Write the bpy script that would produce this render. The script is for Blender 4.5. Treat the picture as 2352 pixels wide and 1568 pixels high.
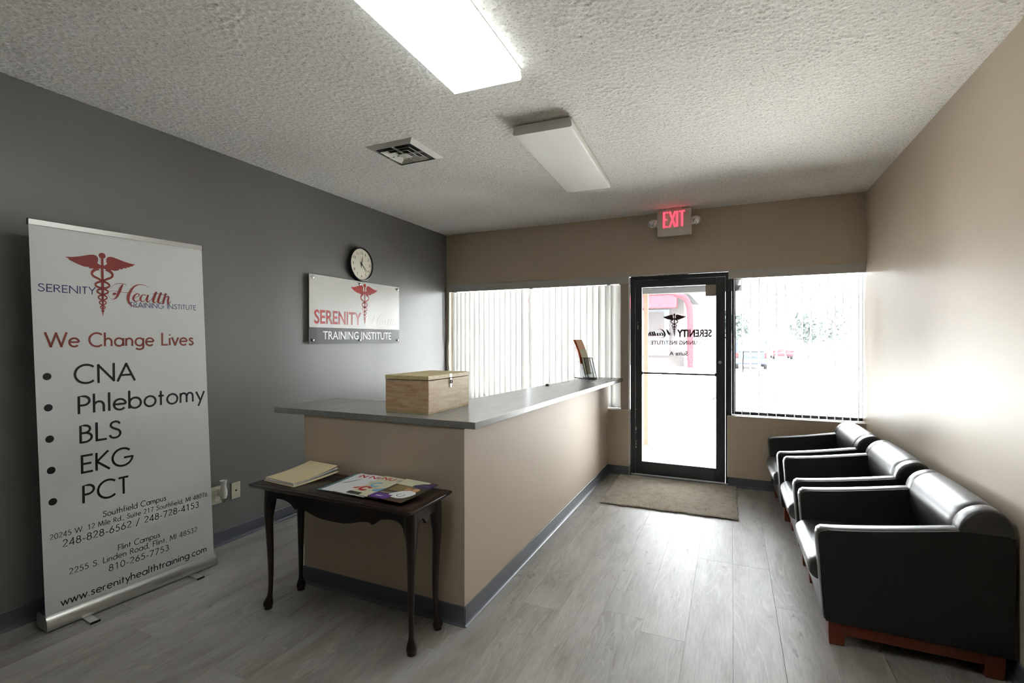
import bpy, bmesh, math, random
import numpy as np
from mathutils import Vector, Matrix

random.seed(7)
rng = np.random.default_rng(7)
PI = math.pi
sc = bpy.context.scene
for o in list(bpy.data.objects):
    bpy.data.objects.remove(o)
C = sc.collection

# ------------------------------------------------------------------ camera, world, exposure
XL, XR, YB, H = -3.206, 1.065, 5.117, 2.70
cam = bpy.data.objects.new('camera', bpy.data.cameras.new('camera'))
C.objects.link(cam)
YAW, PITCH, ROLL = 0.4252, 0.0021, -0.0008
cam.matrix_world = (Matrix.Translation((0, 0, 1.4057)) @ Matrix.Rotation(YAW, 4, 'Z') @
                    Matrix.Rotation(PI / 2 - PITCH, 4, 'X') @ Matrix.Rotation(ROLL, 4, 'Z'))
cam.data.sensor_width = 36.0
cam.data.lens = 36.0 * 1114.69 / 2352
cam.data.clip_start = 0.02
cam.data.clip_end = 300
sc.camera = cam

SKY = 7.5
world = bpy.data.worlds.new('sky')
sc.world = world
world.use_nodes = True
wn = world.node_tree
bg = wn.nodes['Background']
bg.inputs['Color'].default_value = (0.93, 0.965, 1.0, 1)
bg.inputs['Strength'].default_value = SKY

sun = bpy.data.lights.new('sun', 'SUN')
sun.energy = 32.0
sun.angle = math.radians(4)
sun.color = (1.0, 0.985, 0.97)
so_ = bpy.data.objects.new('sun', sun)
C.objects.link(so_)
so_.rotation_euler = (math.radians(22), math.radians(8), 0)      # high sun behind the building, shining onto the parking lot

sc.view_settings.view_transform = 'Standard'
sc.view_settings.look = 'None'
sc.view_settings.exposure = 1.75
sc.view_settings.gamma = 1.0
sc.view_settings.use_curve_mapping = False
sc.cycles.max_bounces = 12
sc.cycles.diffuse_bounces = 6
sc.cycles.transparent_max_bounces = 24
sc.cycles.use_denoising = True
sc.cycles.filter_width = 1.1
sc.cycles.caustics_reflective = False
sc.cycles.caustics_refractive = False
sc.cycles.sample_clamp_indirect = 12

# ------------------------------------------------------------------ materials
def srgb(r, g, b):
    f = lambda c: (c / 12.92 if c <= 0.04045 else ((c + 0.055) / 1.055) ** 2.4)
    return (f(r / 255), f(g / 255), f(b / 255), 1)

class NT:
    def __init__(s, name):
        s.m = bpy.data.materials.new(name)
        s.m.use_nodes = True
        s.t = s.m.node_tree
        s.b = s.t.nodes['Principled BSDF']
        s.out = s.t.nodes['Material Output']
    def n(s, typ, **kw):
        nd = s.t.nodes.new(typ)
        for k, v in kw.items():
            if k.startswith('_'):
                setattr(nd, k[1:], v)
            else:
                key = int(k[1:]) if k[0] == 'i' and k[1:].isdigit() else k.replace('__', ' ')
                nd.inputs[key].default_value = v
        return nd
    def l(s, a, b):
        s.t.links.new(a, b)
    def coords(s, scale=(1, 1, 1), rnd=0.0, kind='Object'):
        tc = s.n('ShaderNodeTexCoord')
        mp = s.n('ShaderNodeMapping')
        mp.inputs['Scale'].default_value = scale
        src = tc.outputs[kind]
        if rnd:
            oi = s.n('ShaderNodeObjectInfo')
            mu = s.n('ShaderNodeVectorMath', _operation='MULTIPLY_ADD')
            cb = s.n('ShaderNodeCombineXYZ')
            for k in range(3):
                s.l(oi.outputs['Random'], cb.inputs[k])
            s.l(cb.outputs[0], mu.inputs[0])
            mu.inputs[1].default_value = (rnd, rnd * 1.7, rnd * 0.6)
            s.l(src, mu.inputs[2])
            src = mu.outputs[0]
        s.l(src, mp.inputs['Vector'])
        return mp.outputs[0]
    def noise(s, vec, scale, detail=3, rough=0.5, dist=0.0):
        nd = s.n('ShaderNodeTexNoise', Scale=scale, Detail=detail, Roughness=rough, Distortion=dist)
        s.l(vec, nd.inputs['Vector'])
        return nd.outputs['Fac']
    def ramp(s, fac, stops):
        r = s.n('ShaderNodeValToRGB')
        e = r.color_ramp.elements
        while len(e) < len(stops):
            e.new(0.5)
        for k, (p, c) in enumerate(stops):
            e[k].position = p
            e[k].color = c
        s.l(fac, r.inputs[0])
        return r.outputs[0]
    def mix(s, fac, a, b, mode='MIX'):
        m = s.n('ShaderNodeMix', _data_type='RGBA', _blend_type=mode)
        for sock, v in ((m.inputs[0], fac), (m.inputs[6], a), (m.inputs[7], b)):
            if hasattr(v, 'is_output'):
                s.l(v, sock)
            else:
                sock.default_value = v
        return m.outputs[2]
    def bump(s, height, strength=0.3, dist=0.002):
        b = s.n('ShaderNodeBump', Strength=strength, Distance=dist)
        s.l(height, b.inputs['Height'])
        s.l(b.outputs[0], s.b.inputs['Normal'])

def mat(name, col, rough=0.5, metal=0.0, spec=0.5, bump=None, vary=0.0, emit=None):
    t = NT(name)
    t.b.inputs['Base Color'].default_value = col
    t.b.inputs['Roughness'].default_value = rough
    t.b.inputs['Metallic'].default_value = metal
    t.b.inputs['Specular IOR Level'].default_value = spec
    if vary or bump:
        v = t.coords()
    if vary:
        nz = t.noise(v, 6, 4)
        c2 = tuple(max(0, x * (1 - vary)) for x in col[:3]) + (1,)
        t.l(t.mix(nz, col, c2), t.b.inputs['Base Color'])
    if bump:
        sc_, st, di = bump
        t.bump(t.noise(v, sc_, 4), st, di)
    if emit:
        t.b.inputs['Emission Color'].default_value = emit[0]
        t.b.inputs['Emission Strength'].default_value = emit[1]
    return t.m

M = {}
M['gray_wall'] = mat('gray_wall_paint', srgb(118, 117, 115), 0.34, spec=0.5, bump=(160, 0.08, 0.001), vary=0.03)
M['beige_wall'] = mat('beige_wall_paint', srgb(200, 184, 163), 0.44, spec=0.5, bump=(160, 0.08, 0.001), vary=0.03)
M['counter_paint'] = mat('beige_counter_paint', srgb(192, 176, 157), 0.62, spec=0.3, bump=(160, 0.08, 0.001), vary=0.03)
M['white_trim'] = mat('white_painted_trim', srgb(225, 224, 220), 0.45, vary=0.03)
M['casing'] = mat('beige_post_paint', srgb(172, 160, 146), 0.5, vary=0.03)
M['vinyl'] = mat('blue_gray_vinyl_base', srgb(92, 95, 104), 0.38, vary=0.06)
M['worktop'] = None
M['dark_metal'] = mat('dark_bronze_aluminium', srgb(46, 48, 52), 0.4, spec=0.5, vary=0.15)
M['door_metal'] = mat('dark_painted_door_metal', srgb(50, 51, 54), 0.45, vary=0.15)
M['chrome'] = mat('chrome', (0.75, 0.75, 0.75, 1), 0.15, 1.0)
M['alu'] = mat('brushed_aluminium', (0.62, 0.62, 0.60, 1), 0.32, 0.9, vary=0.05)
M['steel'] = mat('steel', (0.55, 0.55, 0.55, 1), 0.3, 1.0)
M['black_plastic'] = mat('black_plastic', (0.012, 0.012, 0.013, 1), 0.35)
M['white_plastic'] = mat('white_plastic', srgb(224, 222, 212), 0.4)
M['cream_plastic'] = mat('cream_plastic', srgb(205, 200, 176), 0.4)
M['off_white'] = mat('off_white_enamel', srgb(206, 203, 194), 0.45)
M['vent_white'] = mat('vent_enamel', srgb(226, 225, 218), 0.45)
M['duct'] = mat('duct_shade', srgb(70, 70, 68), 0.6)
M['black_leather'] = mat('black_leather', (0.021, 0.0215, 0.0225, 1), 0.41, spec=1.0, bump=(260, 0.22, 0.001))
M['black_leather'].node_tree.nodes['Principled BSDF'].inputs['Coat Weight'].default_value = 0.6
M['black_leather'].node_tree.nodes['Principled BSDF'].inputs['Coat Roughness'].default_value = 0.33
M['vinyl_panel'] = mat('black_vinyl_side', (0.014, 0.0145, 0.015, 1), 0.5, spec=0.45, bump=(300, 0.2, 0.001))
M['cherry'] = mat('reddish_cherry_wood', srgb(128, 62, 36), 0.4, vary=0.35, bump=(40, 0.1, 0.001))
M['dark_wood'] = mat('espresso_wood', srgb(42, 26, 20), 0.28, spec=0.55, vary=0.5, bump=(60, 0.05, 0.001))
M['banner'] = mat('banner_vinyl', srgb(214, 215, 214), 0.5, vary=0.02)
M['print_black'] = mat('print_black', (0.01, 0.01, 0.011, 1), 0.5)
M['print_maroon'] = mat('print_maroon', srgb(142, 50, 44), 0.5)
M['print_brown'] = mat('print_brown', srgb(134, 62, 48), 0.5)
M['print_navy'] = mat('print_navy', srgb(62, 58, 118), 0.5)
M['print_slate'] = mat('print_slate', srgb(82, 92, 132), 0.5)
M['sign_white'] = mat('gloss_white_sign', srgb(222, 221, 216), 0.22, spec=0.5)
M['sign_black'] = mat('gloss_black_band', srgb(34, 34, 36), 0.32, spec=0.4)
M['sign_red'] = mat('gloss_sign_red', srgb(178, 30, 26), 0.22, spec=0.5)
M['sign_text'] = mat('sign_white_lettering', srgb(232, 232, 230), 0.3)
M['script_gray'] = mat('sign_washed_script', srgb(196, 190, 188), 0.3)  # pale colour paints in the window reflection washing out the script
M['decal'] = mat('door_decal_maroon', srgb(66, 28, 30), 0.6)
M['decal_gray'] = mat('door_decal_gray', srgb(96, 96, 98), 0.6)
M['clock_face'] = mat('clock_face', srgb(232, 226, 208), 0.5)
M['ink'] = mat('dial_ink', srgb(60, 60, 58), 0.5)
M['manila'] = mat('manila_card', srgb(224, 206, 168), 0.6, vary=0.05)
M['paper'] = mat('white_paper', srgb(232, 232, 234), 0.6)
M['orange'] = mat('orange_card', srgb(226, 92, 40), 0.5)
M['peach'] = mat('peach_card', srgb(250, 205, 170), 0.5)
M['cream'] = mat('cream_card', srgb(226, 222, 196), 0.5)
M['exit_red'] = mat('exit_letters_lit', srgb(255, 40, 60), 0.4, emit=((1.0, 0.08, 0.13, 1), 0.5))
M['reflector'] = mat('lamp_reflector', (0.8, 0.8, 0.8, 1), 0.2, 0.9)
M['lens_lit'] = mat('fluorescent_lens_lit', srgb(245, 247, 246), 0.4, emit=((0.95, 1.0, 0.985, 1), 3.1))
M['lens_lit_side'] = mat('fluorescent_lens_lit_side', srgb(245, 247, 246), 0.4, emit=((0.95, 1.0, 0.985, 1), 0.6))
M['lens_off'] = mat('fluorescent_lens_off', srgb(236, 234, 230), 0.35)
M['fixture'] = mat('fixture_enamel', srgb(214, 212, 206), 0.4)
M['cord'] = mat('white_cord', srgb(215, 214, 205), 0.5)
M['caulk'] = mat('white_caulk', srgb(222, 222, 218), 0.6)
M['rubber'] = mat('dark_rubber', srgb(48, 44, 36), 0.8)
M['asphalt'] = mat('parking_lot_asphalt', (0.62, 0.62, 0.61, 1), 0.9, vary=0.15)
M['concrete'] = mat('sidewalk_concrete', (0.66, 0.63, 0.57, 1), 0.9, vary=0.1)
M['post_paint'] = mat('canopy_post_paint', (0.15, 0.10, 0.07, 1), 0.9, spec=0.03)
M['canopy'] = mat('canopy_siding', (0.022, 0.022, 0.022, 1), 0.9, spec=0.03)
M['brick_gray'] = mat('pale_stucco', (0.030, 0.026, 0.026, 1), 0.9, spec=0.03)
M['red_paint'] = mat('red_awning_paint', (0.05, 0.010, 0.014, 1), 0.9, spec=0.03)
M['car_blue'] = mat('blue_car_paint', (0.020, 0.026, 0.042, 1), 0.6, spec=0.08)
M['car_red'] = mat('red_car_paint', (0.055, 0.016, 0.020, 1), 0.6, spec=0.08)
M['car_glass'] = mat('car_glass', (0.016, 0.020, 0.024, 1), 0.4, spec=0.12)
M['tyre'] = mat('tyre', (0.008, 0.008, 0.008, 1), 0.8)
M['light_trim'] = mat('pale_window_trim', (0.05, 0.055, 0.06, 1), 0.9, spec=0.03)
M['leaf'] = mat('tree_leaf', (0.032, 0.046, 0.040, 1), 0.8, vary=0.3)
M['bark'] = mat('bark', (0.04, 0.038, 0.034, 1), 0.9, vary=0.3)
M['tail'] = mat('tail_light', (0.05, 0.01, 0.01, 1), 0.6, spec=0.05)

def grain_mat(name, light, dark, knot, scale=(1, 1, 1), rough=0.5, knots=True):
    t = NT(name)
    v = t.coords(scale, rnd=3.0)
    g = t.noise(v, 9, 6, 0.6, 0.4)
    col = t.ramp(g, [(0.3, light), (0.7, dark)])
    fine = t.noise(v, 40, 4, 0.7)
    f2 = t.ramp(fine, [(0.35, (0.82, 0.82, 0.82, 1)), (0.6, (1, 1, 1, 1))])
    col = t.mix(1.0, col, f2, 'MULTIPLY')
    if knots:
        v2 = t.coords(tuple(0.35 + 0.65 * (s / max(scale)) for s in scale), rnd=2.0)
        vo = t.n('ShaderNodeTexVoronoi', Scale=5.0)
        t.l(v2, vo.inputs['Vector'])
        kf = t.ramp(vo.outputs['Distance'], [(0.05, (1, 1, 1, 1)), (0.13, (0, 0, 0, 1))])
        col = t.mix(kf, col, knot)
    t.l(col, t.b.inputs['Base Color'])
    t.b.inputs['Roughness'].default_value = rough
    t.bump(fine, 0.1, 0.001)
    return t.m
M['pine'] = grain_mat('pine_side_grain', srgb(232, 214, 186), srgb(206, 178, 144), srgb(158, 120, 88), (1, 1, 7), 0.55)
M['pine_end'] = grain_mat('pine_end_panel', srgb(222, 194, 156), srgb(182, 144, 104), srgb(140, 100, 70), (1, 1, 6), 0.55)
M['pine_lid'] = grain_mat('pine_lid', srgb(218, 204, 160), srgb(196, 172, 122), srgb(160, 120, 80), (8, 1, 1), 0.5)

def laminate():
    t = NT('gray_wood_laminate')
    v = t.coords((14, 1.2, 14))
    g = t.noise(v, 5, 5, 0.6, 0.3)
    t.l(t.ramp(g, [(0.3, srgb(124, 123, 121)), (0.7, srgb(138, 137, 134))]), t.b.inputs['Base Color'])
    t.b.inputs['Roughness'].default_value = 0.27
    t.b.inputs['Specular IOR Level'].default_value = 0.55
    return t.m
M['worktop'] = laminate()

def plank_mat():
    t = NT('gray_oak_vinyl_plank')
    oi = t.n('ShaderNodeObjectInfo')
    v = t.coords((1, 1, 1), rnd=40.0)
    def stretched(sx, sy):
        mp = t.n('ShaderNodeMapping')
        mp.inputs['Scale'].default_value = (sx, sy, 1)
        t.l(v, mp.inputs['Vector'])
        return mp.outputs[0]
    base = t.noise(stretched(5, 1.1), 1.6, 5, 0.6, 0.6)
    col = t.ramp(base, [(0.28, srgb(138, 132, 124)), (0.5, srgb(161, 157, 151)), (0.75, srgb(178, 175, 171))])
    # cathedral figure: growth rings as bands through a low noise height field
    hf = t.noise(stretched(7.0, 0.85), 1.0, 1.5, 0.35, 0.25)
    mul = t.n('ShaderNodeMath', _operation='MULTIPLY')
    t.l(hf, mul.inputs[0]); mul.inputs[1].default_value = 22.0
    fr = t.n('ShaderNodeMath', _operation='FRACT')
    t.l(mul.outputs[0], fr.inputs[0])
    lines = t.ramp(fr.outputs[0], [(0.0, (1, 1, 1, 1)), (0.16, (0, 0, 0, 1)), (0.9, (0, 0, 0, 1)), (1.0, (1, 1, 1, 1))])
    amt = t.ramp(t.noise(stretched(3, 0.9), 1.3, 2), [(0.42, (0, 0, 0, 1)), (0.64, (0.42, 0.42, 0.42, 1))])
    ln = t.mix(1.0, lines, amt, 'MULTIPLY')
    col = t.mix(ln, col, srgb(196, 192, 186))
    pores = t.noise(stretched(60, 3.0), 3.0, 4, 0.7)
    pf = t.ramp(pores, [(0.38, (0.84, 0.84, 0.84, 1)), (0.55, (1, 1, 1, 1))])
    col = t.mix(1.0, col, pf, 'MULTIPLY')
    kn = t.noise(stretched(5, 2.2), 2.6, 2, 0.5, 1.2)
    kf = t.ramp(kn, [(0.68, (0, 0, 0, 1)), (0.78, (0.7, 0.7, 0.7, 1))])
    col = t.mix(kf, col, srgb(92, 84, 76))
    tone = t.ramp(oi.outputs['Random'], [(0.0, (0.86, 0.855, 0.85, 1)), (1.0, (1.06, 1.055, 1.05, 1))])
    col = t.mix(1.0, col, tone, 'MULTIPLY')
    t.l(col, t.b.inputs['Base Color'])
    rr = t.ramp(pores, [(0.3, (0.56, 0.56, 0.56, 1)), (0.7, (0.49, 0.49, 0.49, 1))])
    t.l(rr, t.b.inputs['Roughness'])
    t.b.inputs['Specular IOR Level'].default_value = 0.95
    ad = t.mix(0.5, pores, lines)
    t.bump(ad, 0.10, 0.001)
    return t.m
M['plank'] = plank_mat()

def ceiling_mat():
    t = NT('popcorn_ceiling')
    v = t.coords()
    n1 = t.noise(v, 105, 3, 0.6)
    col = t.ramp(n1, [(0.34, srgb(196, 193, 188)), (0.47, srgb(240, 238, 234))])  # darker specks paint the shading of popcorn crevices into the colour
    t.l(col, t.b.inputs['Base Color'])
    t.b.inputs['Roughness'].default_value = 0.9
    t.b.inputs['Specular IOR Level'].default_value = 0.1
    t.bump(t.noise(v, 110, 3, 0.6), 0.25, 0.003)
    return t.m
M['ceiling'] = ceiling_mat()

def mat_rug():
    t = NT('gray_pile_mat')
    v = t.coords()
    n = t.noise(v, 14, 5, 0.6, 0.3)
    col = t.ramp(n, [(0.28, srgb(196, 188, 172)), (0.45, srgb(226, 220, 210)), (0.7, srgb(236, 232, 224))])
    t.l(col, t.b.inputs['Base Color'])
    t.b.inputs['Roughness'].default_value = 0.95
    return t.m
M['rug'] = mat_rug()

def glass_mat(name, haze, tint=(0.97, 0.98, 0.98, 1)):
    t = NT(name)
    t.t.nodes.remove(t.b)
    tr = t.n('ShaderNodeBsdfTransparent', Color=tint)
    gl = t.n('ShaderNodeBsdfGlossy', Roughness=0.02)
    fz = t.n('ShaderNodeFresnel', IOR=1.5)
    m1 = t.n('ShaderNodeMixShader')
    t.l(fz.outputs[0], m1.inputs[0]); t.l(tr.outputs[0], m1.inputs[1]); t.l(gl.outputs[0], m1.inputs[2])
    tl = t.n('ShaderNodeBsdfTranslucent', Color=(0.9, 0.9, 0.9, 1))  # translucent share puts a white veil, imitating outdoor glare, into the glass
    m2 = t.n('ShaderNodeMixShader', Fac=haze)
    t.l(m1.outputs[0], m2.inputs[1]); t.l(tl.outputs[0], m2.inputs[2])
    t.l(m2.outputs[0], t.out.inputs['Surface'])
    return t.m
M['glass'] = glass_mat('window_glass', 0.004)
M['door_glass'] = glass_mat('door_glass_veiled', 0.012)  # stronger painted veil so the street looks washed out by glare
def acrylic():
    t = NT('clear_acrylic')
    t.t.nodes.remove(t.b)
    tr = t.n('ShaderNodeBsdfTransparent', Color=(0.86, 0.87, 0.88, 1))
    gl = t.n('ShaderNodeBsdfGlossy', Roughness=0.05)
    m1 = t.n('ShaderNodeMixShader', Fac=0.12)
    t.l(tr.outputs[0], m1.inputs[1]); t.l(gl.outputs[0], m1.inputs[2]); t.l(m1.outputs[0], t.out.inputs['Surface'])
    return t.m
M['acrylic'] = acrylic()

def vane_mat(name, col, trans):
    t = NT(name)
    t.b.inputs['Base Color'].default_value = col
    t.b.inputs['Roughness'].default_value = 0.45
    tl = t.n('ShaderNodeBsdfTranslucent', Color=(0.93, 0.93, 0.93, 1))
    mx = t.n('ShaderNodeMixShader', Fac=trans)
    t.l(t.b.outputs[0], mx.inputs[1]); t.l(tl.outputs[0], mx.inputs[2]); t.l(mx.outputs[0], t.out.inputs['Surface'])
    return t.m
M['vane'] = vane_mat('vinyl_blind_vane', srgb(232, 231, 228), 0.26)
M['valance'] = mat('blind_valance', srgb(196, 193, 188), 0.5, vary=0.03)

# ------------------------------------------------------------------ mesh helpers
def new_obj(name, me, m=None, parent=None, smooth=None):
    o = bpy.data.objects.new(name, me)
    C.objects.link(o)
    if m is not None:
        for x in (m if isinstance(m, (list, tuple)) else [m]):
            me.materials.append(x)
    if smooth is not None:
        me.shade_smooth()
        me.set_sharp_from_angle(angle=math.radians(smooth))
    if parent is not None:
        o.parent = parent
    return o

def finish(name, bm, m=None, parent=None, smooth=None, org=None):
    """links a bmesh as one object; org (world point) is taken off the vertices"""
    if org is not None:
        bmesh.ops.translate(bm, verts=bm.verts, vec=-Vector(org))
    bmesh.ops.recalc_face_normals(bm, faces=bm.faces)
    me = bpy.data.meshes.new(name)
    bm.to_mesh(me)
    bm.free()
    return new_obj(name, me, m, parent, smooth)

def B():
    return bmesh.new()

def box(bm, x0, x1, y0, y1, z0, z1, bev=0.0, seg=2, M4=None, mi=0):
    vs = [bm.verts.new((x, y, z)) for z in (z0, z1) for y in (y0, y1) for x in (x0, x1)]
    idx = [(0, 2, 3, 1), (4, 5, 7, 6), (0, 1, 5, 4), (2, 6, 7, 3), (0, 4, 6, 2), (1, 3, 7, 5)]
    fs = [bm.faces.new([vs[i] for i in f]) for f in idx]
    for f in fs:
        f.material_index = mi
    if bev:
        es = list({e for f in fs for e in f.edges})
        r = bmesh.ops.bevel(bm, geom=es, offset=bev, segments=seg, affect='EDGES', profile=0.5)
        vs = list({v for f in r['faces'] for v in f.verts} | {v for v in vs if v.is_valid})
    if M4 is not None:
        bmesh.ops.transform(bm, matrix=M4, verts=[v for v in vs if v.is_valid])
    return bm

def prism(bm, pts, axis, a, b, mi=0, bev=0.0, seg=2):
    """extrude 2-D polygon along axis: 'x' pts=(y,z), 'y' pts=(x,z), 'z' pts=(x,y)"""
    f3 = {'x': lambda p, t: (t, p[0], p[1]), 'y': lambda p, t: (p[0], t, p[1]), 'z': lambda p, t: (p[0], p[1], t)}[axis]
    v0 = [bm.verts.new(f3(p, a)) for p in pts]
    v1 = [bm.verts.new(f3(p, b)) for p in pts]
    n = len(pts)
    fs = [bm.faces.new(v0), bm.faces.new(list(reversed(v1)))]
    for i in range(n):
        fs.append(bm.faces.new((v0[i], v0[(i + 1) % n], v1[(i + 1) % n], v1[i])))
    for f in fs:
        f.material_index = mi
    if bev:
        es = list(fs[0].edges) + list(fs[1].edges)
        bmesh.ops.bevel(bm, geom=es, offset=bev, segments=seg, affect='EDGES', profile=0.5)
    return bm

def loft(bm, rings, cap=True, closed=True):
    rs = [[bm.verts.new(p) for p in r] for r in rings]
    n = len(rs[0])
    for a, b in zip(rs, rs[1:]):
        for i in range(n if closed else n - 1):
            bm.faces.new((a[i], a[(i + 1) % n], b[(i + 1) % n], b[i]))
    if cap:
        bm.faces.new(list(reversed(rs[0])))
        bm.faces.new(rs[-1])
    return bm

def tube(bm, pts, r, n=8, cap=True):
    pts = [Vector(p) for p in pts]
    rad = r if isinstance(r, (list, tuple)) else [r] * len(pts)
    rings = []
    up = None
    for i, p in enumerate(pts):
        d = (pts[min(i + 1, len(pts) - 1)] - pts[max(i - 1, 0)]).normalized()
        if up is None:
            up = Vector((0, 0, 1)) if abs(d.z) < 0.9 else Vector((1, 0, 0))
        s = d.cross(up).normalized()
        up = s.cross(d).normalized()
        rings.append([p + (s * math.cos(2 * PI * k / n) + up * math.sin(2 * PI * k / n)) * rad[i] for k in range(n)])
    return loft(bm, rings, cap)

def lathe(bm, prof, n=24, M4=None):
    """profile [(r, z)], around z"""
    rings = [[(max(r, 1e-5) * math.cos(2 * PI * k / n), max(r, 1e-5) * math.sin(2 * PI * k / n), z) for k in range(n)] for r, z in prof]
    before = set(bm.verts)
    loft(bm, rings, True)
    if M4 is not None:
        bmesh.ops.transform(bm, matrix=M4, verts=[v for v in bm.verts if v not in before])
    return bm

def tag(o, label=None, cat=None, group=None, kind=None):
    if label: o['label'] = label
    if cat: o['category'] = cat
    if group: o['group'] = group
    if kind: o['kind'] = kind
    return o

def thing(name, loc, label=None, cat=None, group=None, kind=None, rz=0.0):
    o = bpy.data.objects.new(name, None)
    C.objects.link(o)
    o.empty_display_size = 0.1
    o.location = loc
    o.rotation_euler = (0, 0, rz)
    return tag(o, label, cat, group, kind)

def copy_tree(o, parent=None):
    c = o.copy()
    C.objects.link(c)
    if parent is not None:
        c.parent = parent
    for ch in list(o.children):
        copy_tree(ch, c)
    return c

# ------------------------------------------------------------------ flat print helpers (2-D outlines placed on a plane)
def frame(org, U, V):
    U = Vector(U).normalized(); V = Vector(V).normalized(); N = U.cross(V).normalized()
    m = Matrix.Identity(4)
    for k in range(3):
        m[k][0], m[k][1], m[k][2], m[k][3] = U[k], V[k], N[k], org[k]
    return m

def smooth_pts(P, n=8, closed=False):
    P = [np.array(p, float) for p in P]
    out = []
    L = len(P)
    rngi = range(L if closed else L - 1)
    for i in rngi:
        if closed:
            a, b, c, d = P[(i - 1) % L], P[i], P[(i + 1) % L], P[(i + 2) % L]
        else:
            a, b, c, d = P[max(i - 1, 0)], P[i], P[i + 1], P[min(i + 2, L - 1)]
        for k in range(n):
            t = k / n
            out.append(0.5 * ((2 * b) + (c - a) * t + (2 * a - 5 * b + 4 * c - d) * t * t + (3 * b - a - 3 * c + d) * t ** 3))
    if not closed:
        out.append(P[-1])
    return out

def ribbon(bm, pts, w, closed=False, mi=0, xf=lambda x, y: (x, y)):
    """flat ribbon through 2-D points; w number or list of widths"""
    n = len(pts)
    L, R = [], []
    for i in range(n):
        a = pts[(i - 1) % n] if (closed or i > 0) else pts[i]
        b = pts[(i + 1) % n] if (closed or i < n - 1) else pts[i]
        dx, dy = b[0] - a[0], b[1] - a[1]
        l = math.hypot(dx, dy) or 1e-9
        ww = (w[i] if isinstance(w, (list, tuple, np.ndarray)) else w) / 2
        nx, ny = -dy / l * ww, dx / l * ww
        L.append(bm.verts.new((*xf(pts[i][0] + nx, pts[i][1] + ny), 0)))
        R.append(bm.verts.new((*xf(pts[i][0] - nx, pts[i][1] - ny), 0)))
    for i in range(n if closed else n - 1):
        j = (i + 1) % n
        f = bm.faces.new((L[i], R[i], R[j], L[j]))
        f.material_index = mi

def A_(cx, cy, r, a0, a1, ry=None, n=14):
    ry = r if ry is None else ry
    return [(cx + r * math.cos(math.radians(a0 + (a1 - a0) * k / n)), cy + ry * math.sin(math.radians(a0 + (a1 - a0) * k / n))) for k in range(n + 1)]

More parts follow.
